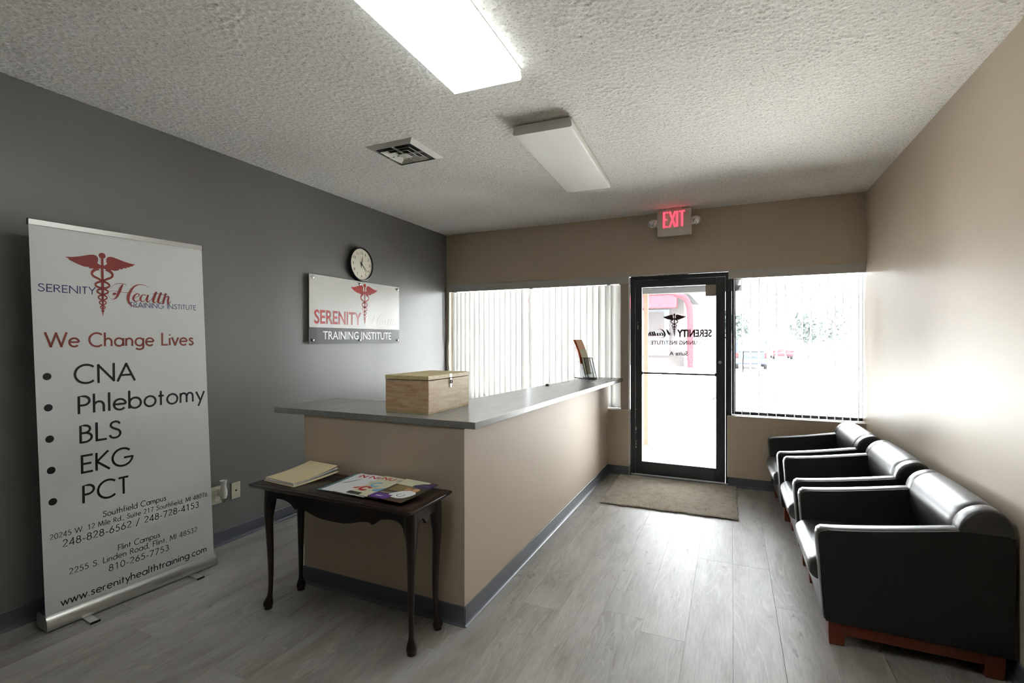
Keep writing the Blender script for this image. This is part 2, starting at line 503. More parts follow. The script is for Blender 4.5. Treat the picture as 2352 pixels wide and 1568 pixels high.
X = 0.62
R_ = 0.29
BOWL = A_(R_ + .02, .31, R_, 0, 360, .31, 22)
G = {
 'a': (.64, [BOWL, [(.6, .62), (.6, 0)]]),
 'b': (.64, [BOWL, [(.02, 1.06), (.02, 0)]]),
 'c': (.50, [A_(.31, .31, .29, 48, 312, .31, 16)]),
 'd': (.64, [BOWL, [(.6, 1.06), (.6, 0)]]),
 'e': (.62, [[(.04, .33), (.6, .33)], A_(.31, .31, .29, 4, 318, .31, 18)]),
 'f': (.34, [[(.12, 0), (.12, .8)] + A_(.25, .86, .13, 170, 80, .17, 5), [(0, .56), (.28, .56)]]),
 'g': (.64, [BOWL, [(.6, .62), (.6, -.06)] + A_(.31, -.08, .29, 0, -150, .22, 10)]),
 'h': (.54, [[(.03, 1.06), (.03, 0)], A_(.25, .36, .22, 180, 0, .24, 10) + [(.47, 0)]]),
 'i': (.12, [[(.05, .62), (.05, 0)], [(.05, .84), (.05, .94)]]),
 'l': (.12, [[(.05, 1.06), (.05, 0)]]),
 'm': (.84, [[(.03, .62), (.03, 0)], A_(.21, .38, .18, 180, 0, .22, 8) + [(.39, 0)], A_(.58, .38, .18, 180, 0, .22, 8) + [(.76, 0)]]),
 'n': (.54, [[(.03, .62), (.03, 0)], A_(.25, .36, .22, 180, 0, .24, 10) + [(.47, 0)]]),
 'o': (.62, [BOWL]),
 'p': (.64, [BOWL, [(.02, .62), (.02, -.34)]]),
 'r': (.34, [[(.03, .62), (.03, 0)], A_(.24, .38, .21, 180, 75, .22, 6)]),
 's': (.42, [smooth_pts([(.36, .52), (.27, .59), (.17, .60), (.08, .54), (.08, .44), (.17, .36), (.28, .31), (.35, .23), (.35, .11), (.25, .02), (.13, .02), (.02, .10)], 3)]),
 't': (.34, [[(.14, .88), (.14, 0)], [(0, .58), (.30, .58)]]),
 'u': (.54, [[(.03, .62), (.03, .24)] + A_(.25, .26, .22, 180, 360, .25, 10) + [(.47, .62)], [(.47, .3), (.47, 0)]]),
 'v': (.50, [[(0, .62), (.24, .02), (.48, .62)]]),
 'w': (.80, [[(0, .62), (.20, .02), (.39, .60), (.58, .02), (.78, .62)]]),
 'y': (.50, [[(0, .62), (.26, .03)], [(.50, .62), (.13, -.34)]]),
 'W': (1.22, [[(0, 1), (.30, .03), (.60, .98), (.90, .03), (1.20, 1)]]),
 'C': (.86, [A_(.50, .50, .48, 48, 312, .51, 22)]),
 'L': (.46, [[(.04, 1), (.04, .04), (.44, .04)]]),
 'N': (.80, [[(.04, 0), (.04, .96), (.74, .04), (.74, 1)]]),
 'A': (.82, [[(0, 0), (.40, .97), (.80, 0)], [(.13, .32), (.67, .32)]]),
 'P': (.54, [[(.04, 0), (.04, .96), (.24, .96)] + A_(.24, .71, .26, 90, -90, .25, 12) + [(.04, .46)]]),
 'B': (.56, [[(.04, 0), (.04, .96), (.22, .96)] + A_(.22, .755, .22, 90, -90, .205, 10) + [(.04, .55)], [(.22, .55)] + A_(.22, .295, .29, 90, -90, .255, 12) + [(.04, .04)]]),
 'S': (.58, [smooth_pts([(.50, .82), (.42, .93), (.28, .97), (.13, .91), (.08, .77), (.15, .64), (.30, .54), (.46, .44), (.52, .26), (.44, .09), (.28, .03), (.11, .08), (.03, .22)], 3)]),
 'E': (.50, [[(.46, .96), (.04, .96), (.04, .04), (.46, .04)], [(.04, .51), (.44, .51)]]),
 'K': (.62, [[(.04, 1), (.04, 0)], [(.54, 1), (.06, .50), (.60, 0)]]),
 'G': (.98, [A_(.50, .50, .48, 45, 360, .51, 24) + [(.98, .46), (.56, .46)]]),
 'T': (.50, [[(0, .96), (.48, .96)], [(.24, .96), (.24, 0)]]),
 'M': (.92, [[(.02, 0), (.12, .97), (.45, .12), (.78, .97), (.88, 0)]]),
 'R': (.58, [[(.04, 0), (.04, .96), (.24, .96)] + A_(.24, .73, .24, 90, -90, .23, 12) + [(.04, .50)], [(.22, .50), (.54, 0)]]),
 'I': (.12, [[(.05, 1), (.05, 0)]]),
 'Y': (.62, [[(0, 1), (.30, .48), (.60, 1)], [(.30, .5), (.30, 0)]]),
 'U': (.66, [[(.04, 1), (.04, .34)] + A_(.33, .33, .29, 180, 360, .31, 12) + [(.62, 1)]]),
 'F': (.48, [[(.46, .96), (.04, .96), (.04, 0)], [(.04, .51), (.42, .51)]]),
 '.': (.16, [[(.06, .0), (.06, .10)]]),
 ',': (.18, [[(.09, .08), (.03, -.14)]]),
 '-': (.34, [[(.02, .34), (.30, .34)]]),
 '/': (.46, [[(0, -.12), (.42, 1.06)]]),
 '0': (.58, [A_(.28, .50, .25, 0, 360, .49, 22)]),
 '1': (.58, [[(.14, .84), (.32, .97), (.32, 0)]]),
 '2': (.58, [A_(.27, .73, .22, 165, -28, .25, 10) + [(.04, .04), (.52, .04)]]),
 '3': (.58, [A_(.26, .75, .20, 150, -90, .22, 9), A_(.26, .27, .24, 90, -150, .26, 11)]),
 '4': (.58, [[(.52, .24), (.02, .24), (.42, .97), (.42, 0)]]),
 '5': (.58, [[(.48, .96), (.18, .96), (.11, .56)] + A_(.25, .31, .26, 118, -140, .29, 13)]),
 '6': (.58, [[(.40, 1.0), (.09, .46)], A_(.28, .30, .24, 0, 360, .28, 20)]),
 '7': (.58, [[(.04, .96), (.52, .96), (.18, 0)]]),
 '8': (.58, [A_(.28, .74, .19, 0, 360, .22, 18), A_(.28, .27, .24, 0, 360, .26, 20)]),
 '9': (.58, [[(.17, 0), (.48, .56)], A_(.28, .70, .24, 0, 360, .28, 20)]),
 ' ': (.34, []),
}

def geo_text(bm, s, x0, x1, y0, cap, sw, xf=lambda x, y: (x, y), mirror=False, track=0.13):
    """geometric sans lettering drawn as strokes, fitted from x0 to x1 on baseline y0"""
    w = 0
    pos = []
    for ch in s:
        pos.append(w)
        w += G[ch][0] + track
    w -= track
    kx = (x1 - x0) / w
    for ch, p in zip(s, pos):
        for st in G[ch][1]:
            P = [(x0 + (p + q[0]) * kx, y0 + q[1] * cap) for q in st]
            closed = len(P) > 8 and math.hypot(P[0][0] - P[-1][0], P[0][1] - P[-1][1]) < 1e-6
            if closed:
                ribbon(bm, P[:-1], sw * cap, True, xf=xf)
            elif len(P) < 6:                       # straight strokes: split at corners so that they stay crisp
                for a, b in zip(P, P[1:]):
                    l = math.hypot(b[0] - a[0], b[1] - a[1]) or 1
                    ex = (b[0] - a[0]) / l * sw * cap * .42 * (len(P) > 2)
                    ey = (b[1] - a[1]) / l * sw * cap * .42 * (len(P) > 2)
                    ribbon(bm, [(a[0] - ex, a[1] - ey), (b[0] + ex, b[1] + ey)], sw * cap, xf=xf)
            else:
                ribbon(bm, P, sw * cap, xf=xf)

def font_text(bm, s, x0, x1, y0, y1, bold=0.0, xf=lambda x, y: (x, y)):
    cu = bpy.data.curves.new('t', 'FONT')
    cu.body = s
    cu.offset = bold
    cu.resolution_u = 3
    o = bpy.data.objects.new('t', cu)
    C.objects.link(o)
    bpy.context.view_layer.update()
    me = bpy.data.meshes.new_from_object(o.evaluated_get(bpy.context.evaluated_depsgraph_get()))
    bpy.data.objects.remove(o)
    n = len(me.vertices)
    co = np.empty(n * 3); me.vertices.foreach_get('co', co); co = co.reshape(-1, 3)
    mn, mx = co.min(0), co.max(0)
    vs = [bm.verts.new((*xf(x0 + (c[0] - mn[0]) / (mx[0] - mn[0]) * (x1 - x0), y0 + (c[1] - mn[1]) / (mx[1] - mn[1]) * (y1 - y0)), 0)) for c in co]
    for p in me.polygons:
        try:
            bm.faces.new([vs[i] for i in p.vertices])
        except ValueError:
            pass
    bpy.data.meshes.remove(me)

def fan(bm, pts, xf):
    vs = [bm.verts.new((*xf(*p), 0)) for p in pts]
    f = bm.faces.new(vs)
    bmesh.ops.triangulate(bm, faces=[f])

def caduceus(bm, cx, ytop, h, wx, xf=lambda x, y: (x, y), mi=0):
    """winged staff with two snakes; h total height, wx half wing span"""
    def T(x, y):
        return xf(cx + x * wx / 0.6, ytop + y * h)
    kr = h * 0.6 / wx
    ring = [(math.cos(a) * .045 * kr, -.045 + math.sin(a) * .045) for a in [2 * PI * k / 18 for k in range(18)]]
    fan(bm, ring, T)
    fan(bm, [(-.022, -.08), (.022, -.08), (.024, -.6), (.012, -.93), (0, -1.0), (-.012, -.93), (-.024, -.6)], T)
    wing = [(-.015, -.20), (-.055, -.185), (-.085, -.165), (-.068, -.125), (-.072, -.085), (-.10, -.055), (-.15, -.045), (-.21, -.052), (-.30, -.075), (-.40, -.10), (-.50, -.118), (-.60, -.125),
            (-.545, -.148), (-.555, -.158), (-.49, -.168), (-.50, -.180), (-.43, -.188), (-.44, -.202), (-.36, -.207), (-.37, -.224), (-.29, -.226), (-.30, -.243), (-.22, -.242), (-.225, -.262), (-.15, -.256), (-.15, -.276), (-.085, -.268), (-.02, -.24)]
    fan(bm, wing, T)
    fan(bm, [(-x, y) for x, y in reversed(wing)], T)
    for s in (-1, 1):
        P = [(-.05, -.275), (-.10, -.268), (-.155, -.295), (-.178, -.335), (-.15, -.375), (-.08, -.405), (0, -.44), (.09, -.472), (.12, -.505), (.09, -.535), (0, -.56), (-.07, -.58), (-.095, -.605), (-.07, -.63), (0, -.655),
             (.055, -.675), (.075, -.70), (.055, -.722), (0, -.742), (-.045, -.762), (-.058, -.782), (-.04, -.80), (0, -.82), (.03, -.838), (.04, -.856), (.025, -.873), (0, -.89), (-.02, -.91), (0, -.93)]
        W = [.008, .038, .045, .04, .036] + list(np.linspace(.034, .012, len(P) - 5))
        Q = smooth_pts([(s * x, y, w) for (x, y), w in zip(P, W)], 4)
        ribbon(bm, [(q[0], q[1]) for q in Q], [q[2] for q in Q], xf=T)

def script_health(bm, x0, x1, y0, y1, xf=lambda x, y: (x, y), fat=1.0):
    """flowing copperplate word; box 645..1110 x 500..715 in drawing units, y down"""
    S = [
     [(648, 620, 2), (652, 590, 2), (690, 578, 3), (760, 586, 3), (830, 574, 2), (866, 600, 2)],
     [(700, 598, 14), (686, 606, 18), (692, 612, 10)],
     [(648, 620, 2), (655, 640, 2), (678, 652, 4), (700, 638, 12), (716, 600, 19), (732, 550, 19), (748, 512, 6)],
     [(770, 520, 3), (768, 511, 3), (735, 507, 4), (700, 515, 3), (668, 545, 2), (660, 560, 2)],
     [(935, 526, 2), (905, 507, 4), (865, 503, 6), (825, 528, 13), (797, 578, 19), (784, 630, 20), (788, 670, 15), (808, 700, 8), (845, 712, 4), (880, 706, 2), (892, 694, 2)],
     [(812, 634, 2), (848, 618, 3), (864, 598, 7), (848, 588, 7), (826, 612, 14), (820, 642, 15), (838, 662, 7), (868, 642, 2)],
     [(912, 598, 8), (890, 596, 7), (872, 625, 15), (876, 655, 11), (896, 655, 4), (916, 620, 3), (928, 594, 12), (918, 640, 16), (926, 662, 8), (948, 642, 2)],
     [(948, 642, 2), (978, 590, 3), (992, 558, 12), (978, 600, 18), (966, 645, 18), (974, 664, 9), (994, 646, 2)],
     [(1030, 562, 14), (1014, 605, 18), (1004, 648, 18), (1012, 664, 9), (1034, 646, 2)],
     [(958, 582, 2), (1000, 575, 5), (1040, 582, 5), (1084, 576, 2)],
     [(1066, 566, 14), (1052, 620, 17), (1042, 670, 15)],
     [(1044, 650, 3), (1066, 606, 4), (1086, 598, 12), (1082, 640, 16), (1086, 668, 9), (1108, 636, 2)],
    ]
    def T(x, y):
        return xf(x0 + (x - 645) / 465 * (x1 - x0), y1 - (y - 500) / 215 * (y1 - y0))
    for st in S:
        Q = smooth_pts(st, 6)
        ribbon(bm, [(q[0], q[1]) for q in Q], [max(1.5, q[2] * fat) for q in Q], xf=T)

def place(name, bm, F, parent, m, off=0.0006, label=None):
    """flat artwork in plane F becomes one part of parent (an Empty or mesh without rotation)"""
    for v in bm.verts:
        v.co.z += off
    bmesh.ops.transform(bm, matrix=F, verts=bm.verts)
    bm.normal_update()
    N = F.to_3x3() @ Vector((0, 0, 1))
    for f in bm.faces:
        if f.normal.dot(N) < 0:
            f.normal_flip()
    me = bpy.data.meshes.new(name)
    bm.to_mesh(me); bm.free()
    o = new_obj(name, me, m, parent)
    p = parent
    w = Vector((0, 0, 0))
    while p is not None:
        w += p.location
        p = p.parent
    me.transform(Matrix.Translation(-w))
    if label:
        o['label'] = label
    return o

# ================================================================== SETTING
YF = -4.1           # rear of the room, behind the camera
ZT, ZB = 1.0076, 0.9732
SILL = 0.679

# --- floor: slab and single planks
bm = B(); box(bm, XL - .15, XR + .15, YF - .1, YB + .18, -.10, -.006)
floor = finish('floor', bm, M['rubber'])
tag(floor, 'gray wood-look vinyl plank floor running toward the glass door', 'floor', kind='structure')
bm = B(); box(bm, -.0998, .0998, -.65, .65, -.006, 0, .0007, 1)
pm = bpy.data.meshes.new('plank'); bm.to_mesh(pm); bm.free(); pm.materials.append(M['plank'])
pl_cache = {}
def plank(x0, x1, y0, y1):
    key = (round(x1 - x0, 3), round(y1 - y0, 3))
    if key == (.2, 1.3) or key == (.201, 1.3):
        me = pm
    elif key in pl_cache:
        me = pl_cache[key]
    else:
        b = B(); box(b, -key[0] / 2 + .0002, key[0] / 2 - .0002, -key[1] / 2 + .0002, key[1] / 2 - .0002, -.006, 0, .0007, 1)
        me = bpy.data.meshes.new('plank'); b.to_mesh(me); b.free(); me.materials.append(M['plank'])
        pl_cache[key] = me
    o = bpy.data.objects.new('plank', me)
    C.objects.link(o); o.parent = floor
    o.location = ((x0 + x1) / 2, (y0 + y1) / 2, 0)
PWD = .2045
joint = {-3: 2.50, -2: 2.39, -4: 3.08, -5: 2.40, -6: 2.73, -1: 3.35, 0: 2.05, 1: 2.9}
k = -16
while True:
    x0, x1 = .005 + k * PWD, .005 + (k + 1) * PWD
    if x0 >= XR: break
    a, b = max(x0, XL), min(x1, XR)
    if b - a > .01:
        j = joint.get(k, random.uniform(0, 1.3))
        y = j - 1.3 * math.ceil((j - YF) / 1.3)
        while y < YB + .06:
            ya, yb = max(y, YF), min(y + 1.3, YB + .06)
            if yb - ya > .02:
                plank(round(a, 4), round(b, 4), round(ya, 4), round(yb, 4))
            y += 1.3
    k += 1

# --- ceiling: popcorn relief as displaced mesh over the part in view
def popcorn():
    y0, y1 = .35, YB
    nx, ny = 520, 580
    xs = np.linspace(XL, XR, nx); ys = np.linspace(y0, y1, ny)
    g = rng.random((ny, nx))
    g2 = rng.random((ny // 2 + 1, nx // 2 + 1)).repeat(2, 0).repeat(2, 1)[:ny, :nx]
    z = H - .0015 - .0034 * (g ** 2.2) * (0.35 + g2)
    XX, YY = np.meshgrid(xs, ys)
    XX = XX + (rng.random(XX.shape) - .5) * .004; YY = YY + (rng.random(XX.shape) - .5) * .004
    XX[:, 0] = XL; XX[:, -1] = XR; YY[-1, :] = YB; YY[0, :] = y0
    co = np.stack([XX, YY, z], -1).reshape(-1, 3)
    i = np.arange(nx * ny).reshape(ny, nx)
    q = np.stack([i[:-1, :-1], i[1:, :-1], i[1:, 1:], i[:-1, 1:]], -1).reshape(-1, 4)
    me = bpy.data.meshes.new('ceiling')
    me.vertices.add(len(co)); me.vertices.foreach_set('co', co.ravel())
    me.loops.add(q.size); me.loops.foreach_set('vertex_index', q.ravel())
    me.polygons.add(len(q)); me.polygons.foreach_set('loop_start', np.arange(0, q.size, 4))
    me.update(); me.validate()
    me.shade_smooth()
    return me
ceil_relief = popcorn()
bm = B(); box(bm, XL - .15, XR + .15, YF - .1, YB + .18, H, H + .1)
box(bm, XL, XR, YF, .35, H - .003, H)
ceil = finish('ceiling', bm, M['ceiling'])
tag(ceil, 'off white popcorn textured ceiling', 'ceiling', kind='structure')
o = new_obj('popcorn_texture', ceil_relief, M['ceiling'], ceil); tag(o, kind='stuff')

# --- walls
bm = B(); box(bm, XL - .12, XL, YF, YB + .18, 0, H)
tag(finish('wall_left', bm, M['gray_wall']), 'charcoal gray painted wall on the left', 'wall', kind='structure')
bm = B(); box(bm, XR, XR + .12, YF, YB + .18, 0, H)
tag(finish('wall_right', bm, M['beige_wall']), 'beige satin painted wall behind the armchairs', 'wall', kind='structure')
bm = B(); box(bm, XL, XR, YF - .1, YF, 0, H)
tag(finish('wall_front', bm, M['gray_wall']), 'charcoal gray wall behind the viewer', 'wall', kind='structure')
bm = B()
box(bm, XL, XR, YB, YB + .18, 2.081, H)
box(bm, XL, -.980, YB, YB + .16, 0, SILL - .006)
box(bm, -.034, XR, YB, YB + .16, 0, SILL - .006)
box(bm, XL, -3.172, YB, YB + .16, SILL - .006, 2.081)
tag(finish('wall_back', bm, M['beige_wall']), 'beige street wall above and below the windows', 'wall', kind='structure')

# posts and caulked edges beside the door
bm = B(); box(bm, -1.066, -.986, YB + .012, YB + .10, SILL, 2.081, .002, 1)
tag(finish('trim_1', bm, M['casing']), 'narrow beige post between left blinds and glass door', 'trim', kind='structure')
bm = B()
box(bm, -.986, -.978, YB + .010, YB + .075, SILL, 2.0)
box(bm, -.980, -.9735, YB + .001, YB + .062, .09, SILL)
tag(finish('trim_2', bm, M['white_trim']), 'white corner strip left of the door frame', 'trim', kind='structure')
bm = B(); box(bm, -.0405, -.034, YB + .001, YB + .062, .09, SILL - .004)
tag(finish('trim_3', bm, M['white_trim']), 'white corner strip right of the door frame', 'trim', kind='structure')
bm = B()
pts = [(-.975, 2.068), (-.86, 2.071), (-.80, 2.066), (-.72, 2.066), (-.66, 2.073), (-.5, 2.0715), (-.3, 2.0735), (-.032, 2.075), (-.032, 2.0812), (-.975, 2.0812)]
prism(bm, pts, 'y', YB + .003, YB + .06)
tag(finish('trim_4', bm, M['white_trim']), 'ragged white paint edge above the door frame', 'trim', kind='structure')

# cove baseboards
def cove(name, a, b, nrm, label=None, parent=None, org=None, h=.095):
    """profile swept from a to b (floor points), nrm = unit vector into the room"""
    prof = [(0, 0), (.016, 0), (.0165, .003), (.010, .008), (.006, .016), (.0045, .03), (.004, h - .004), (.002, h), (0, h)]
    a, b, n = Vector((*a, 0)), Vector((*b, 0)), Vector((*nrm, 0))
    bm = B()
    loft(bm, [[p + n * (u + .0005) + Vector((0, 0, v + .0003)) for u, v in prof] for p in (a, b)])
    o = finish(name, bm, M['vinyl'], parent, org=org)
    if label:
        tag(o, label, 'baseboard', kind='structure')
    return o
cove('baseboard_left', (XL, YF), (XL, YB), (1, 0), 'blue gray vinyl baseboard along the charcoal wall')
cove('baseboard_right', (XR, YF), (XR, YB), (-1, 0), 'blue gray vinyl baseboard behind the armchairs')
bb = cove('baseboard_back', (-1.199, YB), (-.981, YB), (0, -1), 'blue gray vinyl baseboard either side of the glass door', h=.09)
cove('baseboard_section', (-.034, YB), (XR, YB), (0, -1), parent=bb, h=.09)
cove('baseboard_section', (XL, YB), (-1.33, YB), (0, -1), parent=bb, h=.09)
cove('baseboard_return', (-.9735, YB + .01), (-.9735, YB + .06), (1, 0), parent=bb, h=.10)

# --- window frames, glass, sills
def window(name, x0, x1, label, bars):
    w = thing(name, ((x0 + x1) / 2, YB + .13, SILL), label, 'window', kind='structure')
    org = w.location
    y0, y1 = YB + .115, YB + .155
    t = .035
    bm = B()
    box(bm, x0, x1, y0, y1, SILL + .001, SILL + .03, .002, 1)
    box(bm, x0, x1, y0, y1, 2.045, 2.08, .002, 1)
    tr_ = t if x1 < 1 else .001
    for xa, tt in [(x0, t), (x1 - tr_, tr_)] + [(b - t / 2, t) for b in bars]:
        box(bm, xa, xa + tt, y0 + .001, y1 - .001, SILL + .03, 2.045, .002, 1)
    finish('window_frame', bm, M['dark_metal'], w, org=org)
    ed = [x0 + t] + sum([[b - t / 2, b + t / 2] for b in bars], []) + [x1 - tr_]
    for a, b in zip(ed[::2], ed[1::2]):
        bm = B(); box(bm, a, b, y0 + .017, y0 + .022, SILL + .03, 2.045)
        finish('glass_pane', bm, M['glass'], w, org=org)
    return w, org
w1, org = window('window_1', -3.17, -1.066, 'wide window behind the closed white vertical blinds', [-2.13, -1.22])
bm = B(); box(bm, -3.172, -.980, YB - .003, YB + .115, SILL - .006, SILL, .0015, 1)
finish('window_sill', bm, M['white_trim'], w1, org=org)
w2, org = window('window_2', .0, XR, 'window right of the door looking onto the parking lot', [])
bm = B(); box(bm, -.034, XR, YB - .003, YB + .115, SILL - .006, SILL, .0015, 1)
finish('window_sill', bm, M['white_trim'], w2, org=org)

# --- glass door
d = thing('door_1', (-.48, YB + .09, 0), 'glass entry door in dark metal frame with mirrored lettering', 'door', kind='structure')
dorg = d.location
FY0, FY1 = YB + .058, YB + .155
bm = B()
box(bm, -.972, -.925, FY0, FY1, 0, 2.072, .002, 1)
box(bm, -.056, -.001, FY0, FY1, 0, 2.072, .002, 1)
box(bm, -.925, -.056, FY0, FY1, 2.03, 2.072, .002, 1)
box(bm, -.033, -.001, FY0 - .03, FY0, SILL, 1.997, .002, 1)
finish('door_frame', bm, M['door_metal'], d, org=dorg)
bm = B(); box(bm, -.972, -.001, FY0 - .008, FY1 + .02, 0.0003, .011, .003, 2)
finish('threshold', bm, M['alu'], d, org=dorg)
LY0, LY1 = FY0 + .006, FY0 + .048
bm = B()
box(bm, -.923, -.857, LY0, LY1, .013, 2.028, .003, 2)
box(bm, -.141, -.058, LY0, LY1, .013, 2.028, .003, 2)
box(bm, -.857, -.141, LY0, LY1, .013, .142, .003, 2)
box(bm, -.857, -.141, LY0, LY1, 1.957, 2.028, .003, 2)
leaf = finish('door_leaf', bm, M['door_metal'], d, org=dorg)
bm = B(); box(bm, -.857, -.141, LY0 + .02, LY0 + .026, .142, 1.957)
finish('glass_pane', bm, M['door_glass'], leaf, org=dorg)
bm = B()
tube(bm, [(-.857, LY0 - .004, 1.0665), (-.141, LY0 - .004, 1.0645)], .0085, 10)
box(bm, -.866, -.846, LY0 - .008, LY0 + .01, 1.05, 1.082, .002, 1); box(bm, -.152, -.132, LY0 - .008, LY0 + .01, 1.05, 1.082, .002, 1)
finish('push_bar', bm, M['door_metal'], leaf, smooth=40, org=dorg)
bm = B()
lathe(bm, [(.016, 0), (.016, .006), (.009, .008), (.009, .012)], 16, Matrix.Translation((-.105, LY0, 1.19)) @ Matrix.Rotation(PI / 2, 4, 'X'))
box(bm, -.1085, -.1015, LY0 - .028, LY0 - .010, 1.178, 1.204, .002, 2)
finish('thumb_turn', bm, M['steel'], leaf, smooth=40, org=dorg)
bm = B()
tube(bm, [(-.165, LY1 + .035, .81), (-.165, LY1 + .035, .85)], .012, 12)
tube(bm, [(-.165, LY1 + .035, .83), (-.12, LY1 + .02, .83), (-.12, LY1 - .004, .83)], .009, 8)
finish('outer_pull', bm, M['steel'], leaf, smooth=40, org=dorg)
bm = B(); box(bm, -.9, -.893, LY0 - .0015, LY0, 1.520, 1.567); box(bm, -.903, -.899, LY0 - .0015, LY0, 1.585, 1.60)
for q in range(7):
    zz = random.uniform(.25, .75); box(bm, -.9205 + random.random() * .006, -.912, LY0 - .0012, LY0, zz, zz + random.uniform(.005, .02))
finish('paint_chip', bm, M['white_plastic'], leaf, org=dorg)
bm = B()
box(bm, -.80, -.585, FY0 - .045, FY0 + .004, 2.030, 2.062, .006, 2)
closer = finish('door_closer', bm, M['door_metal'], d, smooth=40, org=dorg)
bm = B()
tube(bm, [(-.69, FY0 - .03, 2.028), (-.60, FY0 - .05, 2.015), (-.42, FY0 - .012, 2.020)], .006, 8)
tube(bm, [(-.42, FY0 - .012, 2.020), (-.56, FY0 - .0, 1.998)], .006, 8)
finish('closer_arm', bm, M['door_metal'], d, smooth=40, org=dorg)
bm = B(); box(bm, -.238, -.141, LY0 + .0185, LY0 + .0198, 1.845, 1.957)
finish('beige_film', bm, M['casing'], leaf, org=dorg)
# lettering on the glass, reads from the street
FD = frame((0, LY0 + .0198, 0), (1, 0, 0), (0, 0, 1))
mir = lambda c: (lambda x, y: (2 * c - x, y))
bm = B(); caduceus(bm, -.5345, 1.679, .245, .113); place('winged_staff_emblem', bm, FD, leaf, M['decal'], .0004)
bm = B(); font_text(bm, 'SERENITY', -.508, -.180, 1.438, 1.516, .036, xf=mir(-.344)); place('lettering', bm, FD, leaf, M['decal'], .0004)
bm = B(); script_health(bm, -.800, -.555, 1.432, 1.522, xf=mir(-.6775), fat=1.7); place('lettering', bm, FD, leaf, M['decal'], .0004)
bm = B(); font_text(bm, 'TRAINING INSTITUTE', -.768, -.232, 1.362, 1.402, .012, xf=mir(-.50)); place('lettering', bm, FD, leaf, M['decal_gray'], .0004)
bm = B(); font_text(bm, 'Suite A', -.584, -.403, 1.252, 1.292, .014, xf=mir(-.4935)); place('lettering', bm, FD, leaf, M['decal_gray'], .0004)

# ================================================================== OUTSIDE
bm = B(); box(bm, -70, 90, 7.3, 160, -.22, -.12)
tag(finish('parking_lot', bm, M['asphalt']), 'sunlit pale parking lot beyond the sidewalk', 'parking lot', kind='structure')
bm = B(); box(bm, -30, 30, YB + .155, 7.3, -.22, -.02, .01, 1)
tag(finish('sidewalk', bm, M['concrete']), 'pale concrete sidewalk outside the glass door', 'sidewalk', kind='structure')
def post(x, y):
    p = thing('canopy_post', (x, y, -.02), 'slim painted post on the sidewalk outside the door', 'post')
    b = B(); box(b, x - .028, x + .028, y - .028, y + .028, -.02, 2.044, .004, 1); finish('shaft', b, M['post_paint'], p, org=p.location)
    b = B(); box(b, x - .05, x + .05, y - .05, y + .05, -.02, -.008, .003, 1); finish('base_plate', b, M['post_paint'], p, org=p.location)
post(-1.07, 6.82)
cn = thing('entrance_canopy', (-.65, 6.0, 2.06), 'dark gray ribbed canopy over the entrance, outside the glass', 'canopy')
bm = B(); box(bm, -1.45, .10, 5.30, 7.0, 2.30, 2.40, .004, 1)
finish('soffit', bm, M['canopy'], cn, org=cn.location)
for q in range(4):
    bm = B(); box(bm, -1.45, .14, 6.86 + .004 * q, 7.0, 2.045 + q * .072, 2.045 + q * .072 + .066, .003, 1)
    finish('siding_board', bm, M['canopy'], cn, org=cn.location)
bm = B(); prism(bm, [(.02, 2.045), (.20, 2.34), (.24, 2.34), (.07, 2.045)], 'y', 6.86, 6.93)
finish('brace', bm, M['light_trim'], cn, org=cn.location)

def building():
    g = thing('commercial_building', (-6, 30, -.12), 'pinkish stucco shop building with red awning across the lot', 'building')
    og = g.location
    b = B(); box(b, -16, -2.55, 30, 40, -.12, 4.0); finish('wall', b, M['brick_gray'], g, org=og)
    b = B(); prism(b, [(29.2, 3.3), (30, 3.3), (30, 4.15), (29.6, 4.15)], 'x', -16, -2.9); finish('awning', b, M['red_paint'], g, org=og)
    b = B(); box(b, -16.2, -2.3, 29.5, 40.2, 4.15, 4.5); finish('parapet', b, M['canopy'], g, org=og)
    for xa in (-4.95, -8.2, -11.5):
        b = B(); box(b, xa, xa + 1.6, 29.93, 30.0, .5, 3.25, .02, 1); wf = finish('window', b, M['light_trim'], g, org=og)
        b = B(); box(b, xa + .12, xa + 1.28, 29.9, 29.93, .68, 1.8); finish('pane', b, M['brick_gray'], wf, org=og)
        b = B(); box(b, xa + .12, xa + 1.28, 29.9, 29.93, 1.9, 3.1); finish('pane', b, M['brick_gray'], wf, org=og)
    pts = smooth_pts([(-2.9, 4.0), (-2.35, 3.75), (-2.15, 3.2), (-2.1, 2.6)], 6)
    b = B(); tube(b, [(p[0], 28.6, p[1]) for p in pts] + [(-2.1, 28.6, -.12)], .16, 10); finish('curved_column', b, M['red_paint'], g, smooth=50, org=og)
building()
fc = thing('far_canopy', (6, 32, -.12), 'long pale flat canopy far across the parking lot', 'canopy')
bm = B(); box(bm, .0, 14, 31.5, 36, 3.30, 3.64); finish('roof', bm, M['off_white'], fc, org=fc.location)
for xa in (6.35, 13.6):
    bm = B(); tube(bm, [(xa, 32, -.12), (xa, 32, 3.30)], .09, 10); finish('pillar', bm, M['off_white'], fc, smooth=50, org=fc.location)
sg = thing('sign_frame', (2.54, 40, -.12), 'thin goalpost shaped pipe frame behind the parked cars', 'sign frame')
bm = B(); tube(bm, [(2.1, 40, -.12), (2.1, 40, 2.27), (2.97, 40, 2.27), (2.97, 40, -.12)], .05, 8); finish('pipe', bm, M['light_trim'], sg, smooth=50, org=sg.location)

